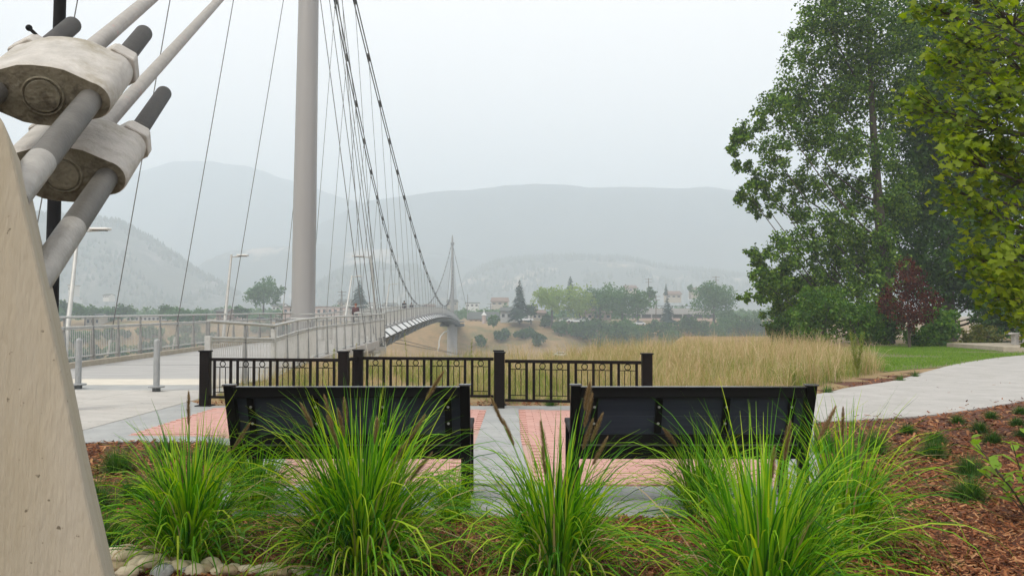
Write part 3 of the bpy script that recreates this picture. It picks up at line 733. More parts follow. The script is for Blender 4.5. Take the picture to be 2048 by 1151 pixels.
MB().bar((-2.68, 13.72, .765), (-2.6, 14.23, .765), .055, .05).build('top_rail', M['black_brown'], g)
MB().bar((-2.68, 13.72, .155), (-2.6, 14.23, .155), .045, .04).build('bottom_rail', M['black_brown'], g)
for f in (.3, .7): MB().box((lerp(-2.68, -2.6, f), lerp(13.72, 14.23, f), .458), (.03, .03, .566)).build('baluster', M['black_brown'], g)

# ------------------------------------------------------------------ benches (seen from behind)
def make_bench():
    g = empty('park_bench', (0, 0, 0)); W2 = .885
    def y_at(z): return 0.0 if z < .42 else -.20 * (z - .42) / .53
    for s in (-1, 1):
        x = s * (W2)
        MB().prism([(x - .037, -.035, 0), (x - .037, .035, 0), (x - .037, .035, .42), (x - .037, y_at(.95) + .03, .95), (x - .037, y_at(.95) - .045, .95), (x - .037, -.045, .42)], (.074, 0, 0)).build('rear_leg', M['black'], g, bevel=.004)
        MB().prism([(x - .045, y_at(.95) - .052, .9505), (x + .045, y_at(.95) - .052, .9505), (x + .045, y_at(.95) + .036, .9505), (x - .045, y_at(.95) + .036, .9505)], (0, 0, .012)).build('cap', M['top_sheen'], g, bevel=.003)  # leg cap in the paler tone that paints the sky sheen
        MB().prism([(x - .035, .46, 0), (x - .035, .53, 0), (x - .035, .50, .62), (x - .035, .43, .62)], (.07, 0, 0)).build('front_leg', M['black'], g, bevel=.004)
        MB().prism([(x - .04, -.06, .60), (x - .04, .52, .625), (x - .04, .55, .605), (x - .04, .55, .585), (x - .04, -.06, .57)], (.08, 0, 0)).build('armrest', M['black'], g, bevel=.004)
    iw = 2 * (W2 - .037) - .004
    def rail(z, h, yoff, dep, nm='rail', mat='black'):
        MB().box((0, y_at(z) + yoff, z), (iw, dep, h)).build(nm, M[mat], g, bevel=.004)
    rail(.90, .078, 0, .066, 'top_rail')
    MB().box((0, y_at(.94) - .002, .9415), (iw, .074, .005)).build('rail_sheen_plate', M['top_sheen'], g)  # thin added plate carrying the painted sheen along the top rail
    MB().box((0, .0, .4975), (iw, .05, .005)).build('rail_sheen_plate', M['top_sheen'], g)  # second added plate, painting the bright line at the seat's rear edge
    rail(.53, .075, .0, .05, 'lower_rail')
    tilt = Matrix.Rotation(-math.atan(.20 / .53), 3, 'X').inverted()
    tilt = Matrix.Rotation(math.atan(.20 / .53), 3, 'X')
    for z in (.6415, .7885):
        MB().box((0, y_at(z) + .016, z), (iw, .022, .1555), rot=tilt).build('slat', M['slat'], g, bevel=.003)
    for fx in (-.74, -.25, .26, .755):
        b = MB().box((fx, y_at(.715) - .009, .715), (.052, .014, .292), rot=tilt).build('batten', M['black'], g)
        for z in (.655, .785):
            mb = MB(); c = Vector((fx, y_at(z) - .018, z)); mb.tube([c, c + Vector((0, -.006, 0))], [.011, .007], 10); mb.build('bolt', M['bolt'], b, smooth=True)
    for i in range(5):
        MB().box((0, .045 + i * .097, .475), (iw, .085, .028)).build('seat_slat', M['slat'], g, bevel=.004)
    MB().box((0, -.01, .484), (iw, .02, .022)).build('seat_back_edge', M['bolt'] if False else M['steel_fin'], g, bevel=.003)
    MB().box((0, .005, .42), (iw, .03, .10)).build('apron', M['black'], g)
    MB().box((0, .47, .42), (iw, .03, .07)).build('apron', M['black'], g)
    return g
b1 = make_bench(); tag(b1, 'black metal bench seen from behind, left of the grey paving band', 'bench', 'benches facing the bridge')
b2 = copy_tree(b1); b2['label'] = 'black metal bench seen from behind, nearer the path and tall trees'
b1.location = (-1.24, 6.62, .013); b2.location = (1.365, 6.62, .013)

# ------------------------------------------------------------------ anchor block and cable sockets
Yf = 2.6
prof = [(-14, 222), (-4, 228), (6, 243), (14, 262), (24, 300), (36, 352), (50, 420), (70, 505), (95, 612), (115, 705), (140, 825), (168, 965), (192, 1075), (210, 1151), (250, 1330), (300, 1520)]
pp = [at(a, b, Yf) for a, b in prof]
pp = [Vector((-2.9, Yf, pp[0].z + .06)), Vector((-2.2, Yf, pp[0].z + .02))] + pp + [Vector((-2.9, Yf, pp[-1].z))]
ab = MB().prism(pp, (-.45, .9, 0)).build('anchor_block', M['concrete_warm'], smooth=True, bevel=.018, origin=(-2.0, 3.3, 0), seg=3)
tag(ab, 'tall tapering concrete anchor block at the left edge', 'anchor block')
def socket(label, near, far, Yfront, Yback, strand_top, slv=.25):
    """near/far: (px,py,Y) of the right rod axis"""
    n = at(*near); f = at(*far); d = (f - n).normalized()
    root = empty('cable_anchor', n); tag(root, label, 'cable anchor', 'strand anchors above the concrete block')
    side = d.cross(Vector((0, 0, 1))).normalized()        # points right
    side = (side + Vector((0, 0, -.05))).normalized(); up = side.cross(d).normalized()
    def P(Y): return n + (f - n) * ((Y - n.y) / (f.y - n.y))
    sp = .40; r = .054
    for s, sgn in ((0, 'r'), (-sp, 'l')):
        o = side * s; pf_ = P(Yfront) + o; pb = P(Yback) + o
        a = (n + o - d * .12) if s == 0 else P(3.42) + o; j = (n + o + d * slv) if s == 0 else P(3.5) + o
        rod = MB().tube([a, j], r * 1.02, 24).build('rod_sleeve', M['rod_light'], root, smooth=True)
        MB().tube([j, pf_ + d * .05], r, 24).build('rod', M['rod'], root, smooth=True)
        te = f + o
        MB().tube([pb - d * .05, te - d * .012, te], [r * .93, r * .93, r * .8], 24).build('threaded_end', M['rod_dark'], root, smooth=True)
        mb = MB(); mb.tube([pb - d * .01, pb + d * .10], r * 2.15, 6); nut = mb.build('nut', M['cast'], root, bevel=.006)
        mb = MB(); mb.tube([pb + d * .104, pb + d * .165], r * 1.85, 6); mb.build('lock_nut', M['cast'], nut, bevel=.006)
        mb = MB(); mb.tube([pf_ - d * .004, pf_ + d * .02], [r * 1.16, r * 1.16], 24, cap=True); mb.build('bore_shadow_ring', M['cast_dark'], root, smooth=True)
    # lozenge casting
    c0 = P(Yfront) - side * (sp / 2); c1 = P(Yback) - side * (sp / 2)
    hw = sp / 2; er = .095; mr = .150
    outl = []
    for t_ in np.linspace(-80, 80, 13):   # right end
        outl.append((hw + er * math.cos(R(t_)), er * math.sin(R(t_))))
    outl += [(hw * .5, mr * .95), (hw * .2, mr), (-hw * .2, mr), (-hw * .5, mr * .95)]
    for t_ in np.linspace(100, 260, 13): outl.append((-hw + er * math.cos(R(t_)), er * math.sin(R(t_))))
    outl += [(-hw * .5, -mr * .95), (-hw * .2, -mr), (hw * .2, -mr), (hw * .5, -mr * .95)]
    mb = MB(); K = len(outl); Ld = (c1 - c0).length
    for k, (dd, sc) in enumerate(((0, .93), (.012, .98), (.04, 1.0), (Ld - .04, 1.0), (Ld - .012, .97), (Ld, .92))):
        for (u, v) in outl: mb.v.append(tuple(c0 + d * dd + side * (u * (hw + er * sc) / (hw + er)) + up * (v * sc)))
    for k in range(5):
        for i in range(K): mb.f.append((k * K + i, k * K + (i + 1) % K, (k + 1) * K + (i + 1) % K, (k + 1) * K + i))
    mb.f.append(tuple(range(5 * K, 6 * K)))
    mb.build('casting', M['cast'], root, smooth=True)
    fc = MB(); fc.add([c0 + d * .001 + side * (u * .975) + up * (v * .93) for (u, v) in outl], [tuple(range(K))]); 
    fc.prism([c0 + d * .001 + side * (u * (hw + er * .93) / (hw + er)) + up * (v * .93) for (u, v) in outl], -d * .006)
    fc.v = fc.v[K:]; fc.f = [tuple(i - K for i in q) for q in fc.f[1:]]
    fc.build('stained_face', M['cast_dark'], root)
    # recessed socket disc with raised rim
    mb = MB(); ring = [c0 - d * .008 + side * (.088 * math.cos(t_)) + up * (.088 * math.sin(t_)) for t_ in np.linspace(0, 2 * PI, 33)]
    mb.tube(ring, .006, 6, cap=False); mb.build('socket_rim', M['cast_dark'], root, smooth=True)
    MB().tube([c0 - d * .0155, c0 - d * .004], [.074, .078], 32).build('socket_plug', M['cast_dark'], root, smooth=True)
    tt = Vector(strand_top); cs = c1 - d * .1
    e2 = (tt - cs).normalized()
    MB().tube([cs, c1 + d * .15, c1 + d * .15 + (tt - c1 - d * .15) * .02, tt], [.052, .047, .045, .045], 18).build('strand', M['strand'], root, smooth=True)
    return root
def ext(px, py, Y): return at(px, py, Y)
socket('upper cast strand anchor with two dark threaded rod ends', (43, 372, 3.05), (288, 66, 5.15), 3.95, 4.42, (-10.7, 42.9, 24.3))
socket('lower cast strand anchor beneath the other one', (75, 560, 3.2), (328, 186, 5.75), 4.22, 4.70, (-10.4, 42.9, 22.6), .52)

# ------------------------------------------------------------------ grass clumps
def blades(n, base, r0, Lr, tilt, droop, w, seg=6, az=None, lpow=1.0):
    """n arching ribbons; returns V,F"""
    rng = np.random
    phi = rng.uniform(0, 2 * PI, n) if az is None else rng.normal(az[0], az[1], n)
    rr_ = r0 * np.sqrt(rng.uniform(0, 1, n)); L = Lr[0] + (Lr[1] - Lr[0]) * rng.uniform(0, 1, n) ** lpow
    th0 = np.abs(rng.normal(0, tilt, n)); dr = np.abs(rng.normal(droop, droop * .45, n)) * (th0 / tilt * .6 + .55)
    pos = np.stack([base[0] + rr_ * np.cos(phi), base[1] + rr_ * np.sin(phi), np.full(n, base[2])], -1)
    dirx, diry = np.cos(phi + rng.normal(0, .35, n)), np.sin(phi + rng.normal(0, .35, n))
    sx, sy = -diry, dirx
    tw = rng.uniform(-.8, .8, n)
    V = np.zeros((n, (seg + 1) * 2, 3)); p = pos.copy()
    for i in range(seg + 1):
        t_ = i / seg
        wd = w * (1 - t_ ** 2.2) * (.75 + .5 * min(1, t_ * 3)) * .5
        wd = max(wd, w * .04)
        c, s_ = np.cos(tw * t_ * 1.5), np.sin(tw * t_ * 1.5)
        off = np.stack([sx * c, sy * c, s_], -1) * wd
        V[:, i * 2] = p - off; V[:, i * 2 + 1] = p + off
        th = th0 + dr * (t_ + .5 / seg) ** 2.3
        stp = (L / seg)[:, None]
        p = p + np.stack([np.sin(th) * dirx, np.sin(th) * diry, np.cos(th)], -1) * stp
        p[:, 2] = np.maximum(p[:, 2], base[2] + .01)
    k = (seg + 1) * 2
    b = (np.arange(n) * k)[:, None, None]
    q = np.array([[2 * i, 2 * i + 1, 2 * i + 3, 2 * i + 2] for i in range(seg)])[None]
    return V.reshape(-1, 3), (b + q).reshape(-1, 4), p
def seed_head(root, base, tip_dir, stemL, headL, rad):
    b = Vector(base); d = Vector(tip_dir).normalized(); pts = []
    p = b.copy(); dd = Vector((d.x * .3, d.y * .3, 1)).normalized()
    for i in range(8):
        t_ = i / 7; pts.append(p.copy()); q = (dd * (1 - t_) + d * t_).normalized(); p = p + q * stemL / 7
    MB().tube(pts, .0022, 4).build('stem', M['blade'], root)
    q = (pts[-1] - pts[-2]).normalized(); s = pts[-1]
    u = q.cross(Vector((0, 1, 0))).normalized(); v = q.cross(u)
    vs = []; fs = []
    for i in range(700):
        t_ = random.random(); env = math.sin(PI * min(1, t_ * .86 + .12)) ** .6; c = s + q * headL * t_
        a = random.uniform(0, 2 * PI); o_ = u * math.cos(a) + v * math.sin(a)
        tip = c + o_ * rad * env + q * random.uniform(.012, .03); sd_ = o_.cross(q) * .0016
        n0 = len(vs); vs += [c - sd_, c + sd_, tip]; fs.append((n0, n0 + 1, n0 + 2))
    npmesh('seed_head', vs, fs, M['seed'], root)
def clump(px, py, H, spread, n, label, heads=(), name='fountain_grass', mat='blade', group='fountain grass clumps behind the benches', w=.0115, cat='ornamental grass', seg=8, r0=None, z=.0):
    b = gr(px, py); root = empty(name, (b.x, b.y, 0)); tag(root, label, cat, group)
    Vs = []; Fs = []; off = 0
    for frac, Lm, tl, dr in ((.32, 1.0, .22, .9), (.42, 1.0, .48, 2.3), (.26, .95, .85, 2.5)):
        V, Fq, _ = blades(int(n * frac), (b.x, b.y, 0), r0 or H * .15, (H * Lm * .55, H * Lm * 1.25), tl * spread, dr, w, seg, lpow=1.7)
        Vs.append(V); Fs.append(Fq + off); off += len(V)
    o = npmesh('blades', np.concatenate(Vs), np.concatenate(Fs), M[mat], root); tag(o, kind='stuff')
    if H > .6 and name == 'fountain_grass':
        V, Fq, _ = blades(int(n * .07), (b.x, b.y, 0), H * .2, (H * .4, H * .95), .75 * spread, 1.6, w * .9, seg)
        tag(npmesh('dead_blades', V, Fq, M['meadow'], root), kind='stuff')
    for (hx, hy) in heads:       # image position of a seed head, kept near the clump's own depth
        Yh = b.y + random.uniform(-.2, .15); tp = at(hx, hy, Yh); dv = tp - Vector((b.x, b.y, 0))
        L = dv.length; seed_head(root, (b.x + random.uniform(-.04, .04), b.y, 0), dv.normalized() + Vector((dv.x * .25, 0, 0)), L * 1.0, random.uniform(.14, .20), random.uniform(.017, .025))
clump(378, 1118, .84, 1.05, 850, 'bright green fountain grass clump nearest the concrete block and river stones', [(380, 850), (355, 985), (500, 925)])
clump(722, 1150, 1.0, 1.05, 1400, 'largest green fountain grass clump, spilling over the left bench back', [(700, 850), (590, 870), (640, 905), (660, 880), (905, 830), (870, 900), (830, 935), (855, 985), (820, 955), (575, 950), (745, 890), (650, 860)])
clump(1112, 1165, .84, .9, 850, 'fountain grass clump in the gap between the two benches', [(985, 870), (1010, 900), (1075, 915), (1085, 950), (1130, 1010), (1180, 860), (1215, 900), (1195, 905), (1225, 945), (1175, 830)])
clump(1530, 1235, 1.0, 1.5, 1000, 'tall fountain grass clump in front of the right bench, cut off by the frame bottom', [(1555, 960), (1545, 1060), (1690, 900), (1575, 930)])
clump(1405, 1030, .70, 1.1, 560, 'small fountain grass clump against the back of the right bench', [(1320, 920)], w=.0095)
clump(512, 1022, .62, 1.05, 560, 'small fountain grass clump by the left leg of the left bench', [(470, 940)], w=.0095)
clump(1690, 1100, .92, 1.15, 700, 'fountain grass clump right of the right bench beside the open mulch', [(1700, 880), (1745, 930)], w=.0105)
clump(900, 1040, .42, 1.1, 500, 'low fountain grass tuft under the right end of the left bench', w=.006)
tufts = [(205, 1095, .26, 'dark green grass tuft against the foot of the concrete block'), (185, 1020, .26, 'shaggy green tuft beside the concrete block, above another'), (235, 945, .24, 'green tuft at the left end of the mulch bed near the plaza'), (335, 915, .22, 'green tuft at the patio edge left of the big clump'), (430, 925, .28, 'grass tuft just left of the left bench leg'), (270, 1000, .2, 'small tuft in open mulch behind the leftmost fountain grass'),
    (1648, 905, .24, 'tuft touching the right bench post at the path edge'), (1745, 905, .26, 'broad tuft on the mulch right of the right bench'), (1700, 935, .2, 'low tuft half hidden behind tall fountain grass'), (1815, 868, .13, 'small tuft by the path edge, left of its pair'), (1872, 888, .15, 'small tuft below the path between two others'), (1868, 915, .20, 'medium tuft above the two dark round tufts'), (1940, 952, .19, 'dark round tuft in the mulch, upper of the pair'), (1937, 1000, .20, 'dark round tuft in the mulch, lower of the pair'), (1915, 848, .12, 'tiny tuft near the path at mid bed'), (1985, 888, .14, 'tuft at the right of the mulch row'), (1960, 865, .14, 'tuft in the middle of the mulch row'), (1982, 838, .12, 'tuft closest to the path near the right edge'), (2035, 852, .12, 'tuft at the far right edge below the path'), (2042, 828, .12, 'tuft at the far right edge touching the path'), (2046, 876, .12, 'lowest tuft of the three at the right edge')]
for (a, b, h, lb) in tufts:
    clump(a, b, h * 1.15, 2.0, 950, lb, name='grass_tuft', mat='blade_tuft', group='low grass tufts planted in the mulch', w=.0042, seg=4, r0=h * .32)
for (a, b, lb) in ((1800, 762, 'tiny tuft in the mulch strip between meadow and path'), (1830, 754, 'tiny tuft beside the lawn edge above the path'), (1655, 786, 'tiny tuft at the path edge behind the right bench'), (1100, 812, 'small tuft in mulch under the right fence panel')):
    clump(a, b, .2, 1.4, 160, lb, name='grass_tuft', mat='blade_tuft', group='low grass tufts planted in the mulch', w=.006, seg=3, r0=.07)

# ------------------------------------------------------------------ meadow and turf
def field(name, label, n, poly, Lr, w, mat, seg=3, tilt=.18, droop=.5, dens=None, cat='grass', hf=None, zf=None, tuft=(1, 1, 1, 1)):
    xs0 = min(p[0] for p in poly); xs1 = max(p[0] for p in poly); ys0 = min(p[1] for p in poly); ys1 = max(p[1] for p in poly)
    pts = []
    hs = []
    while len(pts) < n:
        x = random.uniform(xs0, xs1); y = random.uniform(ys0, ys1)
        if inpoly(x, y, poly) and not (name == 'turf' and inpoly(x, y - .1, PATHP)) and (dens is None or random.random() < dens(x, y)):
            m = random.randint(tuft[0], tuft[1]); th = random.uniform(tuft[2], tuft[3]) ; rr2 = random.uniform(.04, .16)
            for _ in range(m): pts.append((x + random.gauss(0, rr2), y + random.gauss(0, rr2))); hs.append(th * random.uniform(.8, 1.1))
    pts = pts[:n]; hs = hs[:n]
    V, Fq, _ = blades(n, (0, 0, 0), .02, Lr, tilt, droop, w, seg)
    k = (seg + 1) * 2; V = V.reshape(n, k, 3); P = np.array([(x, y, (zf or gz)(x, y)) for x, y in pts])
    h = np.array([(hf(x, y) if hf else 1) * q for (x, y), q in zip(pts, hs)])
    V = V * h[:, None, None] + P[:, None, :]
    o = npmesh(name, V.reshape(-1, 3), Fq, M[mat]); tag(o, label, cat, kind='stuff'); return o
MP = [(-5.3, 14.6), (-2.6, 14.75), (-.2, 14.4), (2.2, 13.5), (3.2, 14.4), (6.0, 17.4), (9.4, 21.8), (10.6, 25), (12.5, 36), (6, 34), (1, 29), (-5.3, 26)]
def hfun(x, y):
    k = lerp(.52, .77, smst((x + 1.0) / 6)) * (1 + .28 * nz(x, y, .45, 2))
    return k * (.85 if y < 16 else 1)
field('dry_meadow', 'tall straw-coloured dry grass behind the fence and up to the lawn', 34000, MP, (.5, 1.02), .009, 'meadow', 4, .30, 1.0, lambda x, y: (.35 if x < 1 else 1) * (1.3 - (y - 14) / 22) * (.25 + 1.5 * max(0, nz(x, y, .45, 1) + .35)), hf=hfun, tuft=(12, 40, .55, 1.38))
field('green_meadow', 'yellow-green fresh blades at the foot of the dry grass', 30000, MP, (.25, .76), .012, 'meadow_green', 4, .34, 1.0, lambda x, y: (1.4 - (y - 14) / 12) * (.3 + 1.0 * max(0, nz(x, y, .4, 5) * 2 + .4)), hf=hfun, tuft=(15, 45, .6, 1.15))
field('tall_grass_stalks', 'sparse tall pale seed stalks standing above the dry grass', 2600, MP, (.8, 1.15), .008, 'meadow', 4, .26, .8, lambda x, y: .3 + max(0, nz(x, y, .35, 9) * 2), hf=hfun, tuft=(3, 14, .9, 1.35))
field('bank_grass', 'dry grass on the slope under the left bridge railing', 6000, [(-13, 15), (-40, 15), (-60, 44), (-13, 34)], (.4, .9), .02, 'meadow', 3, .2, .5)
def lawn_d(x, y): return 1 if nz(x * .5, y * 1.6, .28, 0) < .0 else (.45 if nz(x * .5, y * 1.6, .28, 0) < .12 else .07)
field('turf', 'short green lawn grass between the meadow and the trees', 42000, LAWNP, (.035, .075), .014, 'turf_blade', 2, .3, .3, lambda x, y: (.2 if y > 40 else 1) * (.1 if x > 24 else 1) * lawn_d(x, y), zf=lambda x, y: .016)
# feathery upright stalks at the end of the meadow and two mulleins
def stalk(px, py, Y, H, n, label, mat='leaf_shrub', name='weed_stalk', cat='weed', wd=.12):
    b = at(px, py, Y); b.z = gz(b.x, Y); root = empty(name, b); tag(root, label, cat)
    vs = []; fs = []
    for s in range(n):
        a = random.uniform(0, 2 * PI); dv = Vector((math.cos(a) * .16, math.sin(a) * .16, 1)).normalized() * H * random.uniform(.7, 1)
        MB().tube([b, b + dv * .5 + Vector((0, 0, .02)), b + dv], [.008, .006, .003], 4).build('stem', M['meadow_green'], root)
        for i in range(60):
            t_ = random.uniform(.15, 1); c = b + dv * t_; a2 = random.uniform(0, 2 * PI); L = wd * (1.1 - t_ * .7) * random.uniform(.5, 1)
            e = c + Vector((math.cos(a2) * L, math.sin(a2) * L, L * .7)); sd_ = Vector((-math.sin(a2), math.cos(a2), 0)) * .009
            k = len(vs); vs += [c, (c + e) / 2 - sd_, e, (c + e) / 2 + sd_]; fs.append((k, k + 1, k + 2, k + 3))
    o = npmesh('foliage', vs, fs, M[mat], root); tag(o, kind='stuff')
stalk(1715, 752, 20.8, 1.15, 9, 'bushy upright green weed at the right end of the dry grass', 'meadow_green', wd=.16)
stalk(940, 740, 22, 1.0, 1, 'single yellow-green stalk rising behind the middle fence panel', 'meadow_green')
stalk(672, 760, 18, .95, 2, 'yellow-green weed behind the fence beside the bridge railing', 'meadow_green')
stalk(704, 758, 19, .95, 2, 'rusty orange weed behind the fence, right of a green one', 'meadow')
stalk(815, 750, 24, 1.0, 1, 'thin stalk rising below the bridge span', 'meadow_green')

# ------------------------------------------------------------------ mulch chips
P_PLAZA = [(-13.7, 2.0), (-5.5, 2.0), (-5.5, 14.6), (-5.0, 19.5), (-13.7, 19.5)]
cp = []
while len(cp) < 95000:
    Y = 3.6 / (1 - random.random() * (1 - 3.6 / 24)); px = random.uniform(60, 2250); X = (px - CX) / F * Y
    if Y > 14.6 and not (X > 5 and is_bed(X, Y)): continue
    if X < -5.5 or inpoly(X, Y, P_PATIO) or inpoly(X, Y, PATHP): 
        if not (inpoly(X, Y, PATHP) and (random.random() < .0016 * max(0, X - 5.5) or (random.random() < .14 and not inpoly(X, Y - random.uniform(.05, .5), PATHP) and Y < 16))): continue
    cp.append((X, Y, .024 if inpoly(X, Y, PATHP) else 0))
cp = np.array(cp); n = len(cp); rg_ = np.random
L = rg_.uniform(.008, .032, n) * np.clip(cp[:, 1] / 6, 1, 1.6); wd = L * rg_.uniform(.16, .38, n); a = rg_.uniform(0, 2 * PI, n); tl = rg_.normal(0, .3, n); zb = cp[:, 2] + np.abs(rg_.normal(.012, .010, n))
ux, uy, uz = np.cos(a) * np.cos(tl), np.sin(a) * np.cos(tl), np.sin(tl)
vx, vy = -np.sin(a), np.cos(a); rl_ = rg_.normal(0, .35, n)
U = np.stack([ux, uy, uz], -1) * L[:, None]; Vv = np.stack([vx * np.cos(rl_), vy * np.cos(rl_), np.sin(rl_)], -1) * wd[:, None]
C = np.stack([cp[:, 0], cp[:, 1], zb], -1); up_ = np.zeros((n, 3)); up_[:, 2] = wd * .45
V = np.stack([C - U - Vv, C + U * .9 - Vv * .7, C + U + up_, C - U + up_, C + U * .85 + Vv, C - U * .9 + Vv * .8], 1)
b = (np.arange(n) * 6)[:, None, None]; q = np.array([[0, 1, 2, 3], [3, 2, 4, 5]])[None]
o = npmesh('mulch_chips', V.reshape(-1, 3), (b + q).reshape(-1, 4), M['mulch_chip']); tag(o, 'red-brown shredded bark mulch covering the planting beds', 'mulch', kind='stuff')

# ------------------------------------------------------------------ river stones
stone_me = []
for k in range(7):
    bm = bmesh.new(); bmesh.ops.create_icosphere(bm, subdivisions=3, radius=1)
    for v in bm.verts:
        nn = noise.fractal(v.co * .9 + Vector((k * 7.1, 0, 0)), 1, 2, 3); v.co *= 1 + .22 * nn
        v.co.z *= .8
    me = bpy.data.meshes.new('river_stone'); bm.to_mesh(me); bm.free(); me.polygons.foreach_set('use_smooth', [True] * len(me.polygons)); stone_me.append(me)
stones = [(222, 1118, 26, 'c'), (240, 1132, 44, 'a'), (291, 1116, 22, 'b'), (283, 1130, 28, 'a'), (312, 1124, 18, 'a'), (345, 1134, 20, 'b'), (300, 1143, 34, 'a'), (275, 1146, 30, 'a'), (330, 1146, 22, 'a'), (355, 1146, 26, 'a'), (228, 1149, 26, 'b'), (375, 1139, 18, 'a'), (392, 1142, 16, 'c'), (418, 1141, 24, 'a'), (405, 1148, 20, 'b'), (440, 1146, 18, 'a'), (463, 1146, 18, 'a'), (455, 1152, 22, 'b'), (486, 1149, 18, 'a'), (505, 1151, 18, 'a'), (535, 1152, 24, 'a'), (565, 1156, 20, 'b'), (592, 1152, 18, 'a'), (618, 1148, 14, 'a'), (638, 1158, 18, 'c'), (758, 1150, 17, 'c'), (794, 1150, 20, 'a'), (676, 1162, 18, 'b'), (710, 1164, 18, 'a'), (385, 1154, 24, 'a'), (320, 1158, 26, 'c'), (250, 1160, 28, 'a'), (262, 1123, 15, 'b'), (266, 1136, 15, 'a'), (318, 1135, 14, 'b'), (360, 1127, 14, 'a'), (366, 1150, 16, 'c'), (430, 1152, 16, 'a'), (474, 1143, 12, 'b'), (520, 1143, 14, 'a'), (550, 1145, 13, 'a'), (580, 1144, 13, 'b'), (604, 1157, 15, 'a'), (655, 1150, 13, 'a'), (735, 1158, 13, 'a'), (820, 1156, 13, 'a')]
names = {'a': 'pale cream', 'b': 'tan', 'c': 'blue-grey'}
stm = {}
for i, (a, b, r_, c) in enumerate(stones):
    p = gr(a, b); s = r_ / F * p.y / .95
    k = i % 7
    if (k, c) not in stm: m2 = stone_me[k].copy(); m2.materials.append(M['stone_' + c]); stm[(k, c)] = m2
    o = bpy.data.objects.new('river_stone', stm[(k, c)]); COL.objects.link(o); WL[o] = Vector((0, 0, 0))
    o.location = (p.x, p.y + s * .4, s * .4); o.scale = (s * .82, s * random.uniform(.7, 1), s * random.uniform(.55, .8)); o.rotation_euler = (random.uniform(-.2, .2), random.uniform(-.2, .2), random.uniform(-.5, .5))
    size = 'large' if r_ >= 28 else ('small' if r_ <= 17 else 'medium')
    where = ('by the concrete block' if a < 260 else 'left of the grass base' if a < 350 else 'below the leftmost grass' if a < 430 else 'near the seedling' if a < 520 else 'right of the seedling' if a < 650 else 'below the largest grass')
    same = sorted([(a2, b2) for (a2, b2, r2, c2) in stones if c2 == c])
    tier = 'back row' if b < 1135 else ('middle row' if b < 1147 else 'front row')
    k2 = same.index((a, b)) + 1; n2 = len(same)
    word = ['first', 'second', 'third', 'fourth', 'fifth', 'sixth', 'seventh', 'eighth', 'ninth', 'tenth', 'eleventh', 'twelfth', 'thirteenth', 'fourteenth', 'fifteenth', 'sixteenth', 'seventeenth'][min(k2, n2 - k2 + 1) - 1]
    tag(o, f'{size} {names[c]} stone {where}, {word} {names[c]} one from the ' + ('left' if k2 <= n2 - k2 + 1 else 'right'), 'stone', 'river stones edging the mulch bed')

# ------------------------------------------------------------------ broad-leaved seedling and shrub
def leaf_shape(c, d, nrm, L, W, fold=.25):
    d = d.normalized(); s = d.cross(nrm).normalized(); nrm = s.cross(d)
    P = [c]; 
    for t_, w_ in ((.2, .55), (.5, 1), (.8, .6)): P += [c + d * L * t_ + s * W * w_ / 2 + nrm * W * fold * w_ * .5, c + d * L * t_ - nrm * L * .0, c + d * L * t_ - s * W * w_ / 2 + nrm * W * fold * w_ * .5]
    P.append(c + d * L - nrm * L * .12)
    fs = [(0, 1, 2), (0, 2, 3), (1, 4, 5, 2), (2, 5, 6, 3), (4, 7, 8, 5), (5, 8, 9, 6), (7, 10, 8), (8, 10, 9)]
    return P, fs
b = gr(482, 1143); g = empty('milkweed_seedling', b); tag(g, 'bright green broad-leaved seedling growing beside the river stones', 'seedling')
Hh = .235
MB().tube([b, b + Vector((.005, 0, Hh * .5)), b + Vector((-.003, 0, Hh))], [.004, .003, .002], 6).build('stem', M['weed_leaf'], g)
for (zf_, az_, el, L) in ((.95, 150, 35, .075), (.95, 25, 30, .085), (.80, 250, 60, .06), (.62, 170, -5, .06), (.66, 75, 70, .09), (.35, 10, 15, .075), (.33, 190, 12, .09), (.12, 200, 10, .08), (.12, 320, 8, .07), (.2, 160, 25, .07)):
    dv = Vector((math.cos(R(az_)) * math.cos(R(el)), math.sin(R(az_)) * math.cos(R(el)), math.sin(R(el))))
    P, fs = leaf_shape(b + Vector((0, 0, Hh * zf_)), dv, Vector((0, -.25, 1)), L, L * .36)
    MB().add(P, fs).build('leaf', M['weed_leaf'], g, smooth=True)
b = gr(1015, 1150); g = empty('small_seedling', b); tag(g, 'tiny green seedling in the mulch between the two front grass clumps', 'seedling')
b = gr(1358, 1150); g.location = b; WL[g] = b
for az_ in (20, 110, 200, 290):
    dv = Vector((math.cos(R(az_)) * .8, math.sin(R(az_)) * .8, .6)); P, fs = leaf_shape(b, dv, Vector((0, 0, 1)), .05, .018); MB().add(P, fs).build('leaf', M['weed_leaf'], g)
b = gr(2068, 1045); g = empty('broadleaf_shrub', b); tag(g, 'bright green broad-leaved shrub cut off by the right edge', 'shrub')
cnt = 0
for s in range(13):
    a_ = R(random.uniform(0, 360)); H_ = random.uniform(.25, .62); dv = Vector((math.cos(a_) * .35 - .05, math.sin(a_) * .35, H_))
    MB().tube([b, b + dv * .5 + Vector((0, 0, .03)), b + dv], [.006, .005, .003], 5).build('stem', M['bark_dark'], g)
    for i in range(9):
        t_ = .35 + .65 * i / 8; a2 = i * 2.4 + s; el = random.uniform(.1, .7)
        d2 = Vector((math.cos(a2), math.sin(a2), el)); L = random.uniform(.09, .14)
        P, fs = leaf_shape(b + dv * t_, d2, Vector((0, 0, 1)), L, L * .5); MB().add(P, fs).build('leaf', M['shrub_bright'], g, smooth=True)

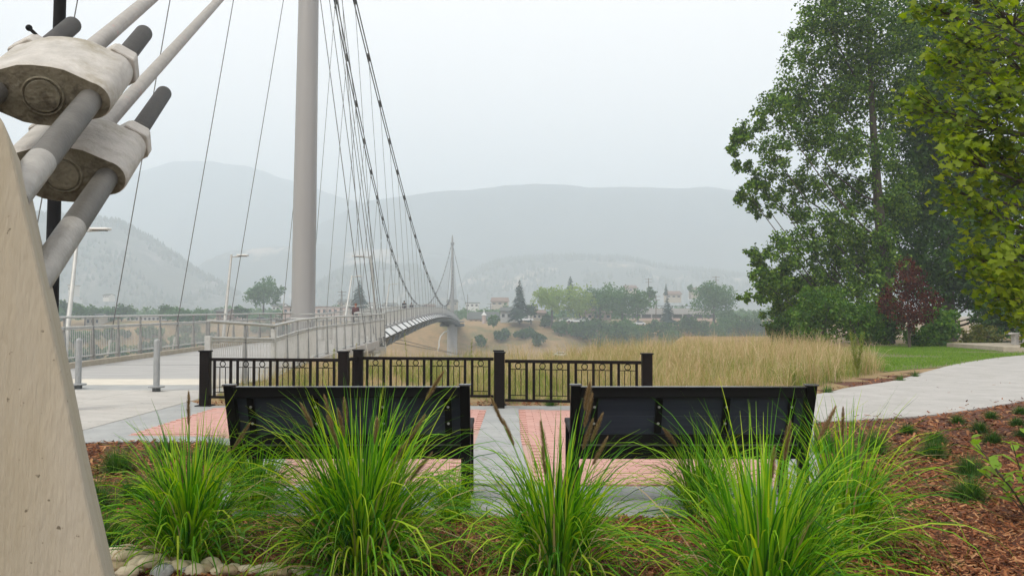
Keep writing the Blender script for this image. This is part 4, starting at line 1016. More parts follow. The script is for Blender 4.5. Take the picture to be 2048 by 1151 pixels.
# ------------------------------------------------------------------ trees
def leaf_cloud(pts, size, jit=.5, hang=0.0):
    """pts (n,3) -> folded leaf quads"""
    n = len(pts); rng = np.random; s = size * rng.uniform(1 - jit * .6, 1 + jit * .6, n)
    a = rng.uniform(0, 2 * PI, n); el = rng.uniform(-1.2, .6, n) - hang
    d = np.stack([np.cos(a) * np.cos(el), np.sin(a) * np.cos(el), np.sin(el)], -1)
    r_ = rng.normal(size=(n, 3)); sd_ = np.cross(d, r_); sd_ /= np.linalg.norm(sd_, axis=1)[:, None] + 1e-6
    nn = np.cross(d, sd_)
    P = np.asarray(pts); w_ = .36
    V = np.stack([P, P + d * (s * .45)[:, None] + sd_ * (s * w_)[:, None] + nn * (s * .08)[:, None], P + d * s[:, None], P + d * (s * .45)[:, None] - sd_ * (s * w_)[:, None] + nn * (s * .08)[:, None]], 1)
    Fq = np.arange(n * 4).reshape(n, 4)
    return V.reshape(-1, 3), Fq
def blob_points(c, r, n, k_clu, squash=(1, 1, 1)):
    """clustered points in a ball: leaves gather on twigs"""
    rng = np.random; m = max(3, int(n / k_clu))
    dirs = rng.normal(size=(m, 3)); dirs /= np.linalg.norm(dirs, axis=1)[:, None]
    rad = r * rng.uniform(.15, 1.0, m) ** .5
    cc = np.array(c) + dirs * rad[:, None] * np.array(squash)
    idx = rng.randint(0, m, n)
    return cc[idx] + rng.normal(size=(n, 3)) * r * .14, cc
def big_tree(name, label, cat, Y, base_px, base_py, trunk, blobs, leaf, dens, mat, bark='bark', group=None, ysp=1.4, kclu=55, twigs=True):
    """trunk: list of (px,py,radius_m); blobs: (px,py,r_px)"""
    b = at(base_px, base_py, Y); b.z = min(b.z, gz(b.x, Y)) ; root = empty(name, b); tag(root, label, cat, group)
    tp = [Vector((b.x, Y, b.z - .2))] + [at(p[0], p[1], Y) for p in trunk]; tr = [trunk[0][2] * 1.2] + [p[2] for p in trunk]
    MB().tube(tp, tr, 12).build('trunk', M[bark], root, smooth=True)
    allp = []; lim = MB(); tw = MB()
    for (px, py, r_) in blobs:
        Yb = Y + random.uniform(-ysp, ysp); c = at(px, py, Yb); rm = r_ / F * Yb
        n = int(dens * rm * rm) + 30
        pts, cc = blob_points(c, rm, n, kclu, (1, 1.0, .95)); allp.append(pts)
        # limb from trunk, starting lower than the blob
        best = min(tp[1:], key=lambda q: abs(q.z - (c.z - abs(c.x - q.x) * .9 - .4)))
        mid = (best + c) / 2 + Vector((0, 0, -.12 * (c - best).length))
        r0 = max(.015, min(.07, .013 * (c - best).length)) * (Y / 44.) ** .5
        best = best + Vector((0, 0, random.uniform(-.8, .5))); mid = mid + Vector((random.uniform(-.2, .2), random.uniform(-.3, .3), random.uniform(-.5, .1)))
        if r_ > 29: MB().tube([best, (best * 2 + mid) / 3 + Vector((0, .1, -.15)), mid, c], [r0, r0 * .8, r0 * .55, r0 * .2], 6).build('limb', M[bark], root, smooth=True)
        if twigs:
            for q in cc[:: max(1, len(cc) // 14)]: tw.tube([c + (Vector(q) - c) * .45 + Vector((random.uniform(-.15, .15), 0, random.uniform(-.25, 0))), Vector(q)], [r0 * .22, r0 * .1], 3, cap=False)
    if twigs: tag(tw.build('twigs', M[bark], root), kind='stuff')
    V, Fq = leaf_cloud(np.concatenate(allp), leaf)
    o = npmesh('crown', V, Fq, M[mat], root); tag(o, kind='stuff')
    return root
pop = [(1650, 30, 62), (1705, -30, 95), (1610, 95, 52), (1690, 105, 75), (1775, 70, 85), (1585, 175, 50), (1640, 190, 62), (1548, 225, 45), (1500, 262, 36), (1478, 290, 26), (1600, 262, 55), (1700, 205, 72), (1785, 180, 72), (1545, 300, 42), (1520, 345, 36), (1662, 290, 55), (1735, 300, 60), (1495, 385, 32), (1545, 385, 32), (1480, 335, 22), (1600, 355, 42), (1655, 370, 40), (1530, 410, 30), (1590, 420, 36), (1700, 385, 45), (1760, 390, 50), (1620, 470, 50), (1562, 500, 42), (1520, 512, 26), (1675, 455, 48), (1735, 470, 50), (1600, 545, 50), (1540, 565, 40), (1508, 600, 28), (1660, 540, 52), (1725, 550, 48), (1575, 610, 40), (1548, 640, 30), (1520, 545, 22), (1475, 268, 14), (1462, 300, 12), (1470, 395, 12), (1498, 505, 12), (1490, 590, 14)]
big_tree('cottonwood_tree', 'tall green cottonwood with an airy crown, nearest the open valley', 'tree', 44, 1775, 690, [(1774, 640, .34), (1770, 560, .31), (1762, 470, .27), (1755, 380, .23), (1748, 280, .18), (1742, 180, .14), (1738, 60, .10), (1735, -60, .06)], pop + [(1560, 560, 40), (1590, 590, 50), (1640, 600, 55), (1700, 610, 60), (1760, 590, 50), (1740, 520, 50), (1690, 500, 50), (1790, 430, 50), (1800, 360, 45), (1790, 540, 45), (1520, 560, 30), (1600, 650, 40)], .165, 880, 'leaf_poplar')
pop2 = [(1830, 20, 85), (1860, 120, 80), (1835, 220, 75), (1905, 200, 90), (1840, 310, 70), (1920, 320, 90), (1830, 400, 65), (1900, 430, 80), (1980, 380, 95), (2040, 450, 90), (1975, 500, 80), (1880, 510, 62), (1820, 490, 50), (1930, 570, 65), (2010, 570, 75), (2060, 300, 95), (2000, 150, 95), (1950, 60, 90), (2040, 30, 90), (2080, 550, 80), (1870, 570, 42), (1790, 545, 36)]
big_tree('cottonwood_tree', 'dense dark cottonwood behind the red maple, its crown behind the yellow-green leaves', 'tree', 47, 1900, 690, [(1900, 640, .32), (1895, 560, .28), (1905, 460, .24), (1915, 340, .19), (1930, 200, .14), (1950, 40, .09)], pop2 + [(1850, 360, 60), (1870, 260, 60), (1810, 440, 50), (1960, 560, 70), (1850, 540, 50), (1920, 480, 60)], .19, 760, 'leaf_dark')
# shrubs under the trees
def shrub(px, py_base, py_top, w_px, Y, label, mat='leaf_shrub', leaf=.13, dens=900, name='shrub', group='shrubs under the tall trees'):
    b = at(px, py_base, Y); b.z = gz(b.x, Y); root = empty(name, b); tag(root, label, 'shrub', group)
    H = (py_base - py_top) / F * Y; Wm = w_px / F * Y / 2; pts = []; st = MB()
    for i in range(9):
        a_ = random.uniform(0, 2 * PI); rr__ = Wm * .6 * math.sqrt(random.random()); c = b + Vector((math.cos(a_) * rr__, math.sin(a_) * rr__ * .7, H * random.uniform(.3, .72)))
        rm = min(Wm, H) * random.uniform(.34, .5); p, cc = blob_points(c, rm, int(dens * rm * rm) + 20, 16); pts.append(p); st.tube([b, (b + c) / 2 + Vector((0, 0, .2)), c], [.04, .03, .015], 5)
    p, cc = blob_points(b + Vector((0, 0, H * .2)), min(Wm, H) * .55, int(dens * Wm * .5), 16, (Wm / min(Wm, H), 1, .5)); p[:, 2] = np.maximum(p[:, 2], b.z + .03); pts.append(p)
    st.build('stems', M['bark_dark'], root)
    V, Fq = leaf_cloud(np.concatenate(pts), leaf); o = npmesh('foliage', V, Fq, M[mat], root); tag(o, kind='stuff')
shrub(1640, 697, 560, 150, 40, 'tall light green shrub below the cottonwood, left of the others')
shrub(1720, 697, 590, 120, 39, 'leafy green shrub left of the red maple')
shrub(1568, 694, 625, 90, 42, 'dark low shrub at the left foot of the cottonwood', 'leaf_dark')
shrub(1770, 697, 600, 110, 41.5, 'dark green shrub directly behind the red maple trunk', 'leaf_dark')
shrub(1885, 695, 600, 130, 40, 'broad-leaved green shrub right of the red maple', 'leaf_shrub', .17)
shrub(1955, 694, 650, 110, 39.5, 'low olive-yellow shrub left of the picnic table', 'leaf_olive', .12)
shrub(1990, 690, 560, 150, 45, 'dark tall shrub behind the picnic table', 'leaf_dark', .16)
shrub(2080, 690, 560, 150, 45, 'dark shrub at the right edge behind the picnic table', 'leaf_dark', .16)
shrub(1845, 697, 655, 90, 38.9, 'low green shrub at the foot of the red maple', 'leaf_shrub', .11)
big_tree('red_maple_tree', 'small dark red ornamental maple standing on the lawn edge', 'tree', 37.5, 1819, 697, [(1818, 660, .06), (1816, 620, .05), (1815, 570, .035), (1816, 530, .02)], [(1815, 535, 22), (1812, 560, 30), (1835, 555, 22), (1790, 595, 30), (1830, 590, 32), (1860, 600, 24), (1775, 612, 20), (1812, 620, 34), (1845, 625, 26), (1815, 640, 24), (1875, 605, 12), (1768, 598, 10)], .10, 1500, 'leaf_red', 'bark_dark', ysp=.35, kclu=14)

# foreground maple with lobed leaves
def maple_outline():
    P = [(0, 0)]
    for a_, r_ in ((-28, .38), (-38, .75), (-14, .50), (18, 1.0 * .95), (30, .60), (48, .72), (66, .62), (90, 1.12), (114, .62), (132, .72), (150, .60), (162, .95), (194, .50), (218, .75), (208, .38)):
        P.append((r_ * math.cos(R(a_)), r_ * math.sin(R(a_)) + .25))
    return P
MO = maple_outline()
g = empty('maple_tree', (6.9, 9.5, 0)); tag(g, 'yellow-green maple leaning in from the right edge with large lobed leaves', 'tree')
MB().tube([(6.9, 9.5, -.1), (6.85, 9.5, 1.5), (6.7, 9.4, 3.0), (6.6, 9.3, 5.0)], [.13, .11, .09, .05], 12).build('trunk', M['bark'], g, smooth=True)
mblobs = [(1990, 30, 80), (1905, 75, 45), (1925, 150, 55), (2020, 130, 80), (1828, 205, 36), (1872, 225, 42), (1955, 240, 65), (2045, 250, 85), (1925, 320, 48), (2010, 350, 65), (1905, 385, 30), (1960, 420, 45), (2035, 450, 55), (1945, 515, 30), (1990, 540, 38), (2040, 580, 42), (2080, 380, 90), (2100, 150, 100), (2110, 500, 80), (2150, 280, 110), (1925, -10, 50), (2035, 615, 30), (2070, 640, 40), (1985, 585, 26), (1862, 15, 28), (1940, 90, 40), (1990, 190, 50), (1970, 300, 45), (2030, 520, 40), (2050, 50, 60), (1905, 262, 34), (1880, 118, 26)]
lv = []; lim = MB()
for (px, py, r_) in mblobs:
    Yb = 8.2 + random.uniform(-.6, .8) + (.4 if px > 2048 else 0); c = at(px, py, Yb); rm = r_ / F * Yb
    start = Vector((6.7, 9.4, max(1.2, min(4.6, c.z - .5)))); mid = (start + c) / 2 + Vector((0, 0, .1))
    lim.tube([start, mid, c], [.03, .018, .008], 6)
    ntw = int(10 + 74 * rm)
    for k in range(ntw):
        d = Vector(np.random.normal(size=3)).normalized(); q = c + d * rm * random.random() ** .4
        lim.tube([mid * .25 + c * .75, q], [.006, .003], 3, cap=False)
        for j in range(5):
            lv.append((q + Vector(np.random.normal(size=3)) * .075, random.uniform(.036, .066)))
lim.build('branches', M['bark_dark'], g)
def leaf_frame(i):
    az = random.uniform(0, 2 * PI); n_ = Vector((random.gauss(0, .8), random.gauss(-.7, .7), 1)).normalized()
    d = Vector((math.cos(az), math.sin(az), random.uniform(-.8, .1))).normalized(); d = (d - n_ * d.dot(n_)).normalized(); s = d.cross(n_)
    return s, d, n_
vis = sorted(range(len(lv)), key=lambda i: (lv[i][0].y if (lv[i][0].x / lv[i][0].y) * F + CX < 2048 and lv[i][0].z < 4.7 and lv[i][0].z > .8 else 99))
one = set(vis[:300]); vs = []; fs = []
tri = [(0, i, i + 1) for i in range(1, 15)] + [(0, 15, 1)]
lmb = MB().add([(x, y, -.10 * (x * x)) for x, y in MO], tri)
lproto = None
for i, (c, s_) in enumerate(lv):
    s, d, n_ = leaf_frame(i)
    if i in one:
        if lproto is None:
            me = bpy.data.meshes.new('leaf'); me.from_pydata([(x, y - .25, -.10 * x * x) for x, y in MO], [], tri[:14]); me.materials.append(M['leaf_maple']); lproto = me
        o = bpy.data.objects.new('leaf', lproto); COL.objects.link(o); o.parent = g
        o.matrix_local = Matrix.Translation(c - WL[g]) @ (Matrix((s, d, n_)).transposed().to_4x4()) @ Matrix.Diagonal((s_, s_, s_, 1))
    else:
        k = len(vs)
        for (x, y) in MO: vs.append(c + (s * x + d * (y - .25) - n_ * (.10 * x * x)) * s_)
        fs += [(k + t_[0], k + t_[1], k + t_[2]) for t_ in tri[:14]]
o = npmesh('foliage', vs, fs, M['leaf_maple'], g); tag(o, kind='stuff')

# picnic table on its slab
sb = MB().prism([(19.4, 33.6, .0), (26, 33.6, .0), (26, 38, .0), (19.4, 38, .0)], (0, 0, .22)).build('picnic_slab', M['slab'], origin=(22.7, 35.8, 0), bevel=.01); tag(sb, kind='structure')
tb = at(2050, 690, 35.2); g = empty('picnic_table', (22.1, 35.2, .22)); tag(g, 'grey concrete picnic table on a slab at the right edge of the lawn', 'picnic table')
MB().box((22.1, 35.2, 1.03), (2.3, .9, .09)).build('table_top', M['table'], g, bevel=.01)
for s in (-1, 1):
    MB().box((22.1 + s * .75, 35.2, .6), (.14, .6, .76)).build('leg', M['table'], g, bevel=.01)
    MB().box((22.1, 35.2 + s * .85, .68), (2.3, .34, .08)).build('bench_seat', M['table'], g, bevel=.01)
    for q in (-1, 1): MB().box((22.1 + q * .8, 35.2 + s * .85, .43), (.16, .3, .42)).build('bench_leg', M['table'], g, bevel=.01)

# ------------------------------------------------------------------ far bank: trees, shrubs
def hit(px, py):
    Y = 200.0
    while Y < 345:
        p = at(px, py, Y)
        if p.z <= gz(p.x, Y): return p
        Y += 1.0
    return at(px, py, 318)
def far_round(px, py_b, py_t, w_px, Y, label, mat='leaf_mid', name='round_tree', leaf=.75, cat='tree', n=900, trunk=True, group='trees on the far bank'):
    b = hit(px, py_b) if 'bank' in name or (name == 'round_tree' and not trunk) else at(px, py_b, Y)
    Y = b.y; root = empty(name, b); tag(root, label, cat, group)
    w_px *= 1.3; H = (py_b - py_t) / F * Y; Wm = w_px / F * Y / 2; pts = []
    lo = .13 if trunk else .02; n = int(n * 2.1)
    if trunk: MB().tube([b - Vector((0, 0, 1.5)), b + Vector((0, 0, H * .35)), b + Vector((0, 0, H * .7))], [.022 * H + .1, .018 * H + .08, .05], 7).build('trunk', M['bark_dark'], root)
    ch = H * (1 - lo) / 2
    for i in range(14):
        d = Vector(np.random.normal(size=3)).normalized() * random.random() ** .4
        c = b + Vector((d.x * Wm * .62, d.y * Wm * .62, H * lo + ch + d.z * ch * .62)); rm = min(Wm, ch) * random.uniform(.42, .58)
        p, _ = blob_points(c, rm, n // 14, 9); pts.append(p)
    V, Fq = leaf_cloud(np.concatenate(pts), leaf); o = npmesh('crown', V, Fq, M[mat], root); tag(o, kind='stuff')
def far_spruce(px, py_b, py_t, w_px, Y, label, n=1500):
    b = at(px, py_b, Y); root = empty('spruce_tree', b); tag(root, label, 'tree', 'conifers in the town')
    H = (py_b - py_t) / F * Y; Wm = w_px / F * Y / 2 * 1.35
    MB().tube([b - Vector((0, 0, 1)), b + Vector((0, 0, H))], [.022 * H, .02], 6).build('trunk', M['bark_dark'], root)
    vs = []; fs = []; lay = max(10, int(H / .62))
    for i in range(lay):
        t_ = i / lay; z = H * (.10 + .9 * t_); r_ = Wm * (1 - t_) ** .8 * random.uniform(.82, 1.08) + .12; nb = int(8 + 16 * (1 - t_))
        for k in range(nb):
            a_ = random.uniform(0, 2 * PI); rr2 = r_ * random.uniform(.75, 1.08)
            d = Vector((math.cos(a_), math.sin(a_), 0)); s = Vector((-d.y, d.x, 0))
            for q in range(4):
                f0 = q / 4; p0 = b + Vector((0, 0, z)) + d * rr2 * f0 - Vector((0, 0, rr2 * .30 * f0 ** 1.3)); p1 = b + Vector((0, 0, z)) + d * rr2 * (f0 + .3) - Vector((0, 0, rr2 * .30 * (f0 + .3) ** 1.3 + .25 + random.random() * .15)); w2 = rr2 * .16 * (1.1 - f0 * .6)
                n0 = len(vs); vs += [p0 - s * w2, p0 + s * w2, p1 + s * w2 * .7, p1 - s * w2 * .7]; fs.append((n0, n0 + 1, n0 + 2, n0 + 3))
    o = npmesh('crown', vs, fs, M['leaf_spruce'], root); tag(o, kind='stuff')
far_round(527, 622, 552, 84, 330, 'round green tree alone above the left railing, left of the tower', 'leaf_mid', n=1800, leaf=.8)
far_spruce(718, 625, 558, 36, 330, 'spruce just behind the walking person on the bridge')
far_spruce(1039, 642, 557, 38, 315, 'tall spruce left of the lime-green tree', )
far_spruce(1141, 600, 550, 24, 350, 'spruce top poking out above the lime-green tree')
far_spruce(1335, 645, 590, 28, 318, 'small spruce in front of the parking structure')
far_round(1104, 646, 564, 74, 312, 'lime-green round tree right of the tall spruce', 'leaf_lime', n=1500)
far_round(1160, 648, 566, 70, 318, 'pale green tree just right of the lime-green one', 'leaf_lime', n=1300)
far_round(1200, 652, 562, 66, 325, 'mid-green tree in the middle of the far row', 'leaf_mid', n=1300)
far_round(1245, 660, 562, 84, 312, 'wide green tree left of the parking structure', 'leaf_mid', n=1600)
far_round(1276, 662, 570, 54, 309, 'darker tree touching the end of the parking structure', 'leaf_mid', n=1000)
far_round(1300, 610, 566, 20, 345, 'thin dark tree beside the tallest utility pole', 'leaf_dark', n=350)
far_round(1428, 670, 554, 76, 312, 'large dark pointed tree right of the parking structure', 'leaf_mid', n=2000)
far_round(1062, 640, 600, 20, 318, 'small dark tree between the spruce and the lime-green tree', 'leaf_dark', n=300)
far_round(985, 652, 628, 24, 300, 'round dark shrub at the top of the far bank beside the white kiosk', 'leaf_mid', 'round_shrub', cat='shrub', n=400, trunk=False, group='shrubs on the far bank')
far_spruce(1332, 590, 565, 8, 420, 'thin far poplar-like conifer above the parking structure')
far_round(1380, 592, 566, 10, 430, 'narrow pale tree above the parking structure roof', 'leaf_mid', n=150)
sh = [(1010, 676, 664, 50, 300), (1050, 672, 660, 34, 302), (1135, 668, 645, 50, 306), (1175, 680, 645, 60, 303), (1215, 700, 645, 70, 296), (1250, 700, 640, 66, 298), (1282, 690, 645, 44, 300), (1325, 678, 645, 40, 304), (1345, 690, 660, 32, 300), (1375, 668, 640, 40, 306), (1405, 672, 645, 44, 304), (1450, 690, 640, 50, 300), (1490, 695, 625, 60, 300), (1530, 700, 630, 60, 296), (1570, 700, 640, 60, 296), (1190, 665, 640, 40, 308), (1235, 730, 690, 50, 282), (960, 690, 676, 14, 292), (1075, 690, 670, 16, 294), (1095, 650, 636, 30, 312), (1460, 660, 620, 30, 316), (1610, 700, 630, 60, 300), (1310, 720, 700, 20, 290)]
wh = ['below the white kiosk on the far bank', 'in the dry grass of the far bank, right of a longer one', 'at the top of the bank under the pale trees', 'under the mid-green tree on the bank', 'in the thick of the bank thicket', 'right half of the bank thicket', 'at the right end of the bank thicket', 'left of the bare gully under the small spruce', 'small and grey-green, low on the bank', 'under the large pointed tree, left side', 'beneath the large pointed tree', 'right of the large pointed tree', 'pale, just left of the cottonwood leaves', 'behind the cottonwood leaves', 'hidden mostly behind the cottonwood, left', 'high in the thicket under the wide tree', 'lowest of the thicket by the water', 'tiny, left on the far slope', 'tiny, mid far slope', 'low hedge-like under the lime tree', 'behind the large pointed tree, right side', 'farthest right behind the tree trunks', 'tiny, above the right fence post']
for i, (a, b_, c, d_, Y_) in enumerate(sh):
    far_round(a, b_ + 4, c - 8, d_ * 1.35, Y_, 'far bank shrub ' + wh[i], ['leaf_dark', 'leaf_dark', 'leaf_mid'][i % 3], 'bank_shrub', leaf=.7, cat='shrub', n=int(300 + d_ * 22), trunk=False, group='shrubs on the far bank')
lt = [(130, 640, 603, 46, 'leaf_dark'), (170, 645, 610, 40, 'leaf_mid'), (215, 650, 615, 44, 'leaf_mid'), (243, 648, 606, 44, 'leaf_dark'), (335, 650, 604, 26, 'leaf_dark'), (365, 655, 612, 54, 'leaf_mid'), (402, 655, 620, 40, 'leaf_mid'), (485, 640, 612, 24, 'leaf_dark'), (112, 650, 615, 30, 'leaf_mid'), (290, 700, 660, 60, 'leaf_dark'), (385, 690, 655, 50, 'leaf_dark'), (200, 710, 665, 70, 'leaf_dark'), (140, 700, 660, 50, 'leaf_mid'), (340, 675, 645, 40, 'leaf_mid')]
lw = ['leftmost dark tree above the railing, beside the lamp post', 'low green tree right of the leftmost lamp pole', 'green tree above the yellow house', 'dark tree at the base of the second hanger', 'narrow dark tree right of the pale long building', 'bright green tree behind the third hanger', 'green tree left of the brown roofed house', 'small tree right of the brown roofed house', 'tree half hidden by the black lamp post', 'dark bank tree seen through the left railing, middle', 'dark bank tree through the railing near the end', 'dark bank tree through the railing behind the bollards', 'bank tree through the railing next to the lamp post', 'bank tree through the railing under the bright green tree']
for (a, b_, c, d_, m_), l_ in zip(lt, lw): far_round(a, b_, c - 3, d_ * 1.35, 300 + random.uniform(-8, 18), l_, m_, n=int(300 + d_ * 14), leaf=.7)
for k, (a, b_, c, d_) in enumerate(((120, 735, 690, 60), (175, 728, 688, 66), (240, 722, 682, 70), (300, 712, 672, 66), (360, 702, 664, 60), (415, 694, 658, 56), (150, 690, 655, 70), (225, 682, 650, 76), (300, 676, 648, 66), (380, 668, 645, 60), (520, 665, 640, 60), (575, 668, 645, 50))):
    far_round(a, b_, c, d_, 285 + 2 * k if k < 6 else 305, 'bank shrub seen through the left railing, ' + ['behind the lamp post', 'behind the left bollard', 'between the two bollards', 'left of the right bollard', 'right of the right bollard', 'next to the deck kerb end', 'upper row by the lamp pole', 'upper row under the yellow house', 'upper row under the warehouse', 'upper row under the bright green tree', 'below the round tree', 'just left of the tower'][k], 'leaf_dark' if k % 2 else 'leaf_mid', 'bank_shrub', cat='shrub', n=900, trunk=False, group='shrubs on the far bank')
# spread of low trees in the town, too many to count
tp = []
for i in range(700):
    px = random.uniform(60, 1600); Y_ = random.uniform(370, 620); X_ = (px - CX) / F * Y_
    c = Vector((X_, Y_, -1 + random.uniform(1, 3.5))); p, _ = blob_points(c, random.uniform(2, 4.5), 60, 12, (1.3, 1, .8)); tp.append(p)
V, Fq = leaf_cloud(np.concatenate(tp), 1.5); o = npmesh('town_trees', V, Fq, M['leaf_mid']); tag(o, 'hazy mass of street trees in the town beyond the river', 'trees', kind='stuff')

# ------------------------------------------------------------------ far bank: buildings
def house(px, py_b, w_px, h_px, Y, label, wall='cream', roof='roof_dark', depth=8, rz=0, name='house', nwin=3, gable=True, roof_h=.45):
    b = at(px, py_b, Y); b.z = min(b.z, -.9) if b.z < 0 else b.z
    W_ = w_px / F * Y; H_ = h_px / F * Y; root = empty(name, b); tag(root, label, 'house' if name == 'house' else 'building', 'buildings beyond the river')
    wl = MB().box(b + Vector((0, 0, H_ / 2 - 1)), (W_, depth, H_ + 2)).build('wall', M[wall], root)
    z = b.z + H_
    if gable:
        rh = W_ * .5 * roof_h if W_ < 14 else 2.4
        MB().prism([(b.x - W_ * .56, b.y - depth * .58, z), (b.x + W_ * .56, b.y - depth * .58, z), (b.x + W_ * .5, b.y, z + rh), (b.x - W_ * .5, b.y, z + rh)], (0, 0, .25)).build('roof', M[roof], root)
        MB().prism([(b.x - W_ * .56, b.y + depth * .58, z), (b.x + W_ * .56, b.y + depth * .58, z), (b.x + W_ * .5, b.y, z + rh), (b.x - W_ * .5, b.y, z + rh)], (0, 0, .24)).build('roof', M[roof], root)
        MB().prism([(b.x - W_ * .5, b.y - depth * .5, z), (b.x - W_ * .5, b.y + depth * .5, z), (b.x - W_ * .5, b.y, z + rh)], (.2, 0, 0)).build('gable', M[wall], root)
        MB().prism([(b.x + W_ * .5 - .2, b.y - depth * .5, z), (b.x + W_ * .5 - .2, b.y + depth * .5, z), (b.x + W_ * .5 - .2, b.y, z + rh)], (.2, 0, 0)).build('gable', M[wall], root)
    else:
        MB().box((b.x, b.y, z + .15), (W_ + .8, depth + .8, .3)).build('roof', M[roof], root)
    for i in range(nwin):
        xw = b.x + W_ * ((i + .5) / nwin - .5)
        wn = MB().box((xw, b.y - depth / 2 - .03, b.z + H_ * .55), (min(1.6, W_ / nwin * .5), .1, H_ * .36)).build('window', M['glass'], root)
        MB().box((xw, b.y - depth / 2 - .06, b.z + H_ * .55 - H_ * .2), (min(1.8, W_ / nwin * .56), .16, .12)).build('sill', M['white'], wn)
house(1018, 636, 34, 18, 325, 'pale house with a dark roof left of the tall spruce', 'grey_wall', 'roof_dark')
house(968, 645, 60, 7, 330, 'long low dark-roofed house behind the white kiosk', 'pinkish', 'roof_dark', nwin=6)
house(1078, 636, 26, 14, 330, 'yellowish house under the lime-green tree', 'cream', 'roof_brown')
house(1065, 632, 18, 18, 340, 'white gabled house right of the tall spruce', 'white', 'roof_dark')
house(1190, 640, 60, 14, 335, 'pink-walled house behind the row of trees', 'pinkish', 'roof_brown', nwin=5)
house(452, 640, 24, 18, 310, 'brown house with a dark gable left of the tower', 'roof_brown', 'roof_dark')
house(478, 640, 22, 16, 318, 'red-brown roofed house beside the dark gable', 'pinkish', 'roof_brown')
house(196, 652, 26, 18, 305, 'orange-yellow house with a blue roof seen above the left bollard', 'cream', 'roof_dark')
house(295, 645, 66, 14, 335, 'long pale warehouse between the second and third hangers', 'grey_wall', 'roof_brown', nwin=8, gable=False, name='warehouse')
house(118, 650, 24, 14, 320, 'small white house beside the black lamp post', 'white', 'roof_dark')
house(640, 632, 130, 18, 350, 'long flat-roofed rose building behind the near tower', 'pinkish', 'roof_brown', nwin=12, gable=False, name='warehouse', depth=14)
for k, (a, b_, w_, h_, Y_, l_, wl_) in enumerate([(820, 624, 22, 9, 400, 'small pale building just above the two distant walkers', 'cream'), (780, 622, 26, 10, 420, 'small white building seen between the main cables', 'white'), (860, 622, 20, 9, 430, 'small building left of the far tower', 'grey_wall'), (945, 616, 26, 10, 450, 'pale building right of the far tower', 'white'), (1000, 612, 34, 9, 470, 'pale block above the dark-roofed house', 'cream'), (560, 622, 22, 10, 400, 'small house right of the round green tree', 'white'), (148, 585, 10, 14, 520, 'white tower-like building on the rocky hill foot', 'white'), (218, 596, 12, 5, 520, 'small white shed low on the rocky hill', 'white'), (1345, 598, 30, 9, 520, 'cream building above the parking structure', 'cream'), (1395, 590, 30, 14, 540, 'bright cream block left of the large pointed tree', 'cream'), (1260, 585, 24, 9, 560, 'pale building on the slope above the trees', 'cream'), (905, 612, 20, 8, 480, 'pale building directly behind the far tower foot', 'cream'), (740, 615, 20, 9, 500, 'small white building behind the bridge lamp', 'white'), (690, 612, 24, 8, 520, 'pale building left of the lone spruce', 'cream')]):
    house(a, b_, w_, h_, Y_, l_, wl_, 'roof_dark' if k % 2 else 'roof_brown', nwin=3, gable=(k % 3 != 0))
    
# parking structure
b = at(1345, 652, 335); g = empty('parking_structure', b); tag(g, 'three-deck pale parking structure behind the small spruce', 'building')
W_ = 170 / F * 335
for k, (yy0, yy1) in enumerate(((616, 628), (636, 642), (650, 655))):
    z1 = at(1345, yy0, 335).z; z0 = at(1345, yy1, 335).z
    MB().box((b.x, 335 + 10, (z0 + z1) / 2), (W_, 20, z1 - z0)).build('parapet', M['pinkish'] if k else M['grey_wall'], g)
MB().box((b.x, 345.5, (at(0, 616, 335).z + b.z) / 2 - .6), (W_ - 1, 17, at(0, 620, 335).z - b.z + 1)).build('interior', M['roof_dark'], g)
for i in range(9):
    x = b.x - W_ / 2 + .4 + i * (W_ - .8) / 8
    MB().box((x, 335.3, (at(0, 622, 335).z + b.z) / 2), (.45, .4, at(0, 622, 335).z - b.z)).build('column', M['grey_wall'], g)
    MB().box((x, 335.2, at(0, 614, 335).z), (.2, .2, 1.4)).build('post', M['roof_dark'], g)
MB().box((b.x, 335.2, at(0, 613.5, 335).z + .35), (W_, .2, .2)).build('guard_rail', M['roof_dark'], g)
# kiosk with white cupola
b = at(968, 641, 305); g = empty('kiosk', b); tag(g, 'small white and red lantern-topped kiosk at the end of the bridge', 'kiosk')
MB().tube([b - Vector((0, 0, 1)), b + Vector((0, 0, 2.0))], .75, 8).build('wall', M['pinkish'], g)
MB().tube([b + Vector((0, 0, 2.0)), b + Vector((0, 0, 2.9))], [1.15, .25], 8).build('roof', M['white'], g)
MB().tube([b + Vector((0, 0, 2.9)), b + Vector((0, 0, 4.2))], [.25, .12], 8).build('finial', M['white'], g)
# utility poles
for (a, yb, yt, Y_, l_) in ((684, 622, 581, 330, 'utility pole left of the lone spruce'), (1312, 650, 590, 330, 'utility pole left of the small spruce'), (1297, 600, 556, 380, 'tallest hazy utility pole above the wide tree'), (1432, 600, 552, 380, 'utility pole behind the large pointed tree'), (981, 622, 606, 420, 'faint utility pole right of the far tower')):
    b = at(a, yb, Y_); g = empty('utility_pole', b); tag(g, l_, 'utility pole', 'utility poles in the town')
    tz = at(a, yt, Y_); MB().tube([b - Vector((0, 0, 2)), tz], [.22, .15], 7).build('pole', M['wood_pole'], g)
    for k in (0, 1): MB().box(tz - Vector((0, 0, .5 + k * 1.3)), (3.4 - k * .6, .2, .18)).build('crossarm', M['wood_pole'], g)
b = at(935, 640, 320); g = empty('flag_pole', b); tag(g, 'slim grey mast right of the far bridge tower', 'mast')
MB().tube([b, at(935, 588, 320)], [.2, .1], 7).build('pole', M['steel_fin'], g)

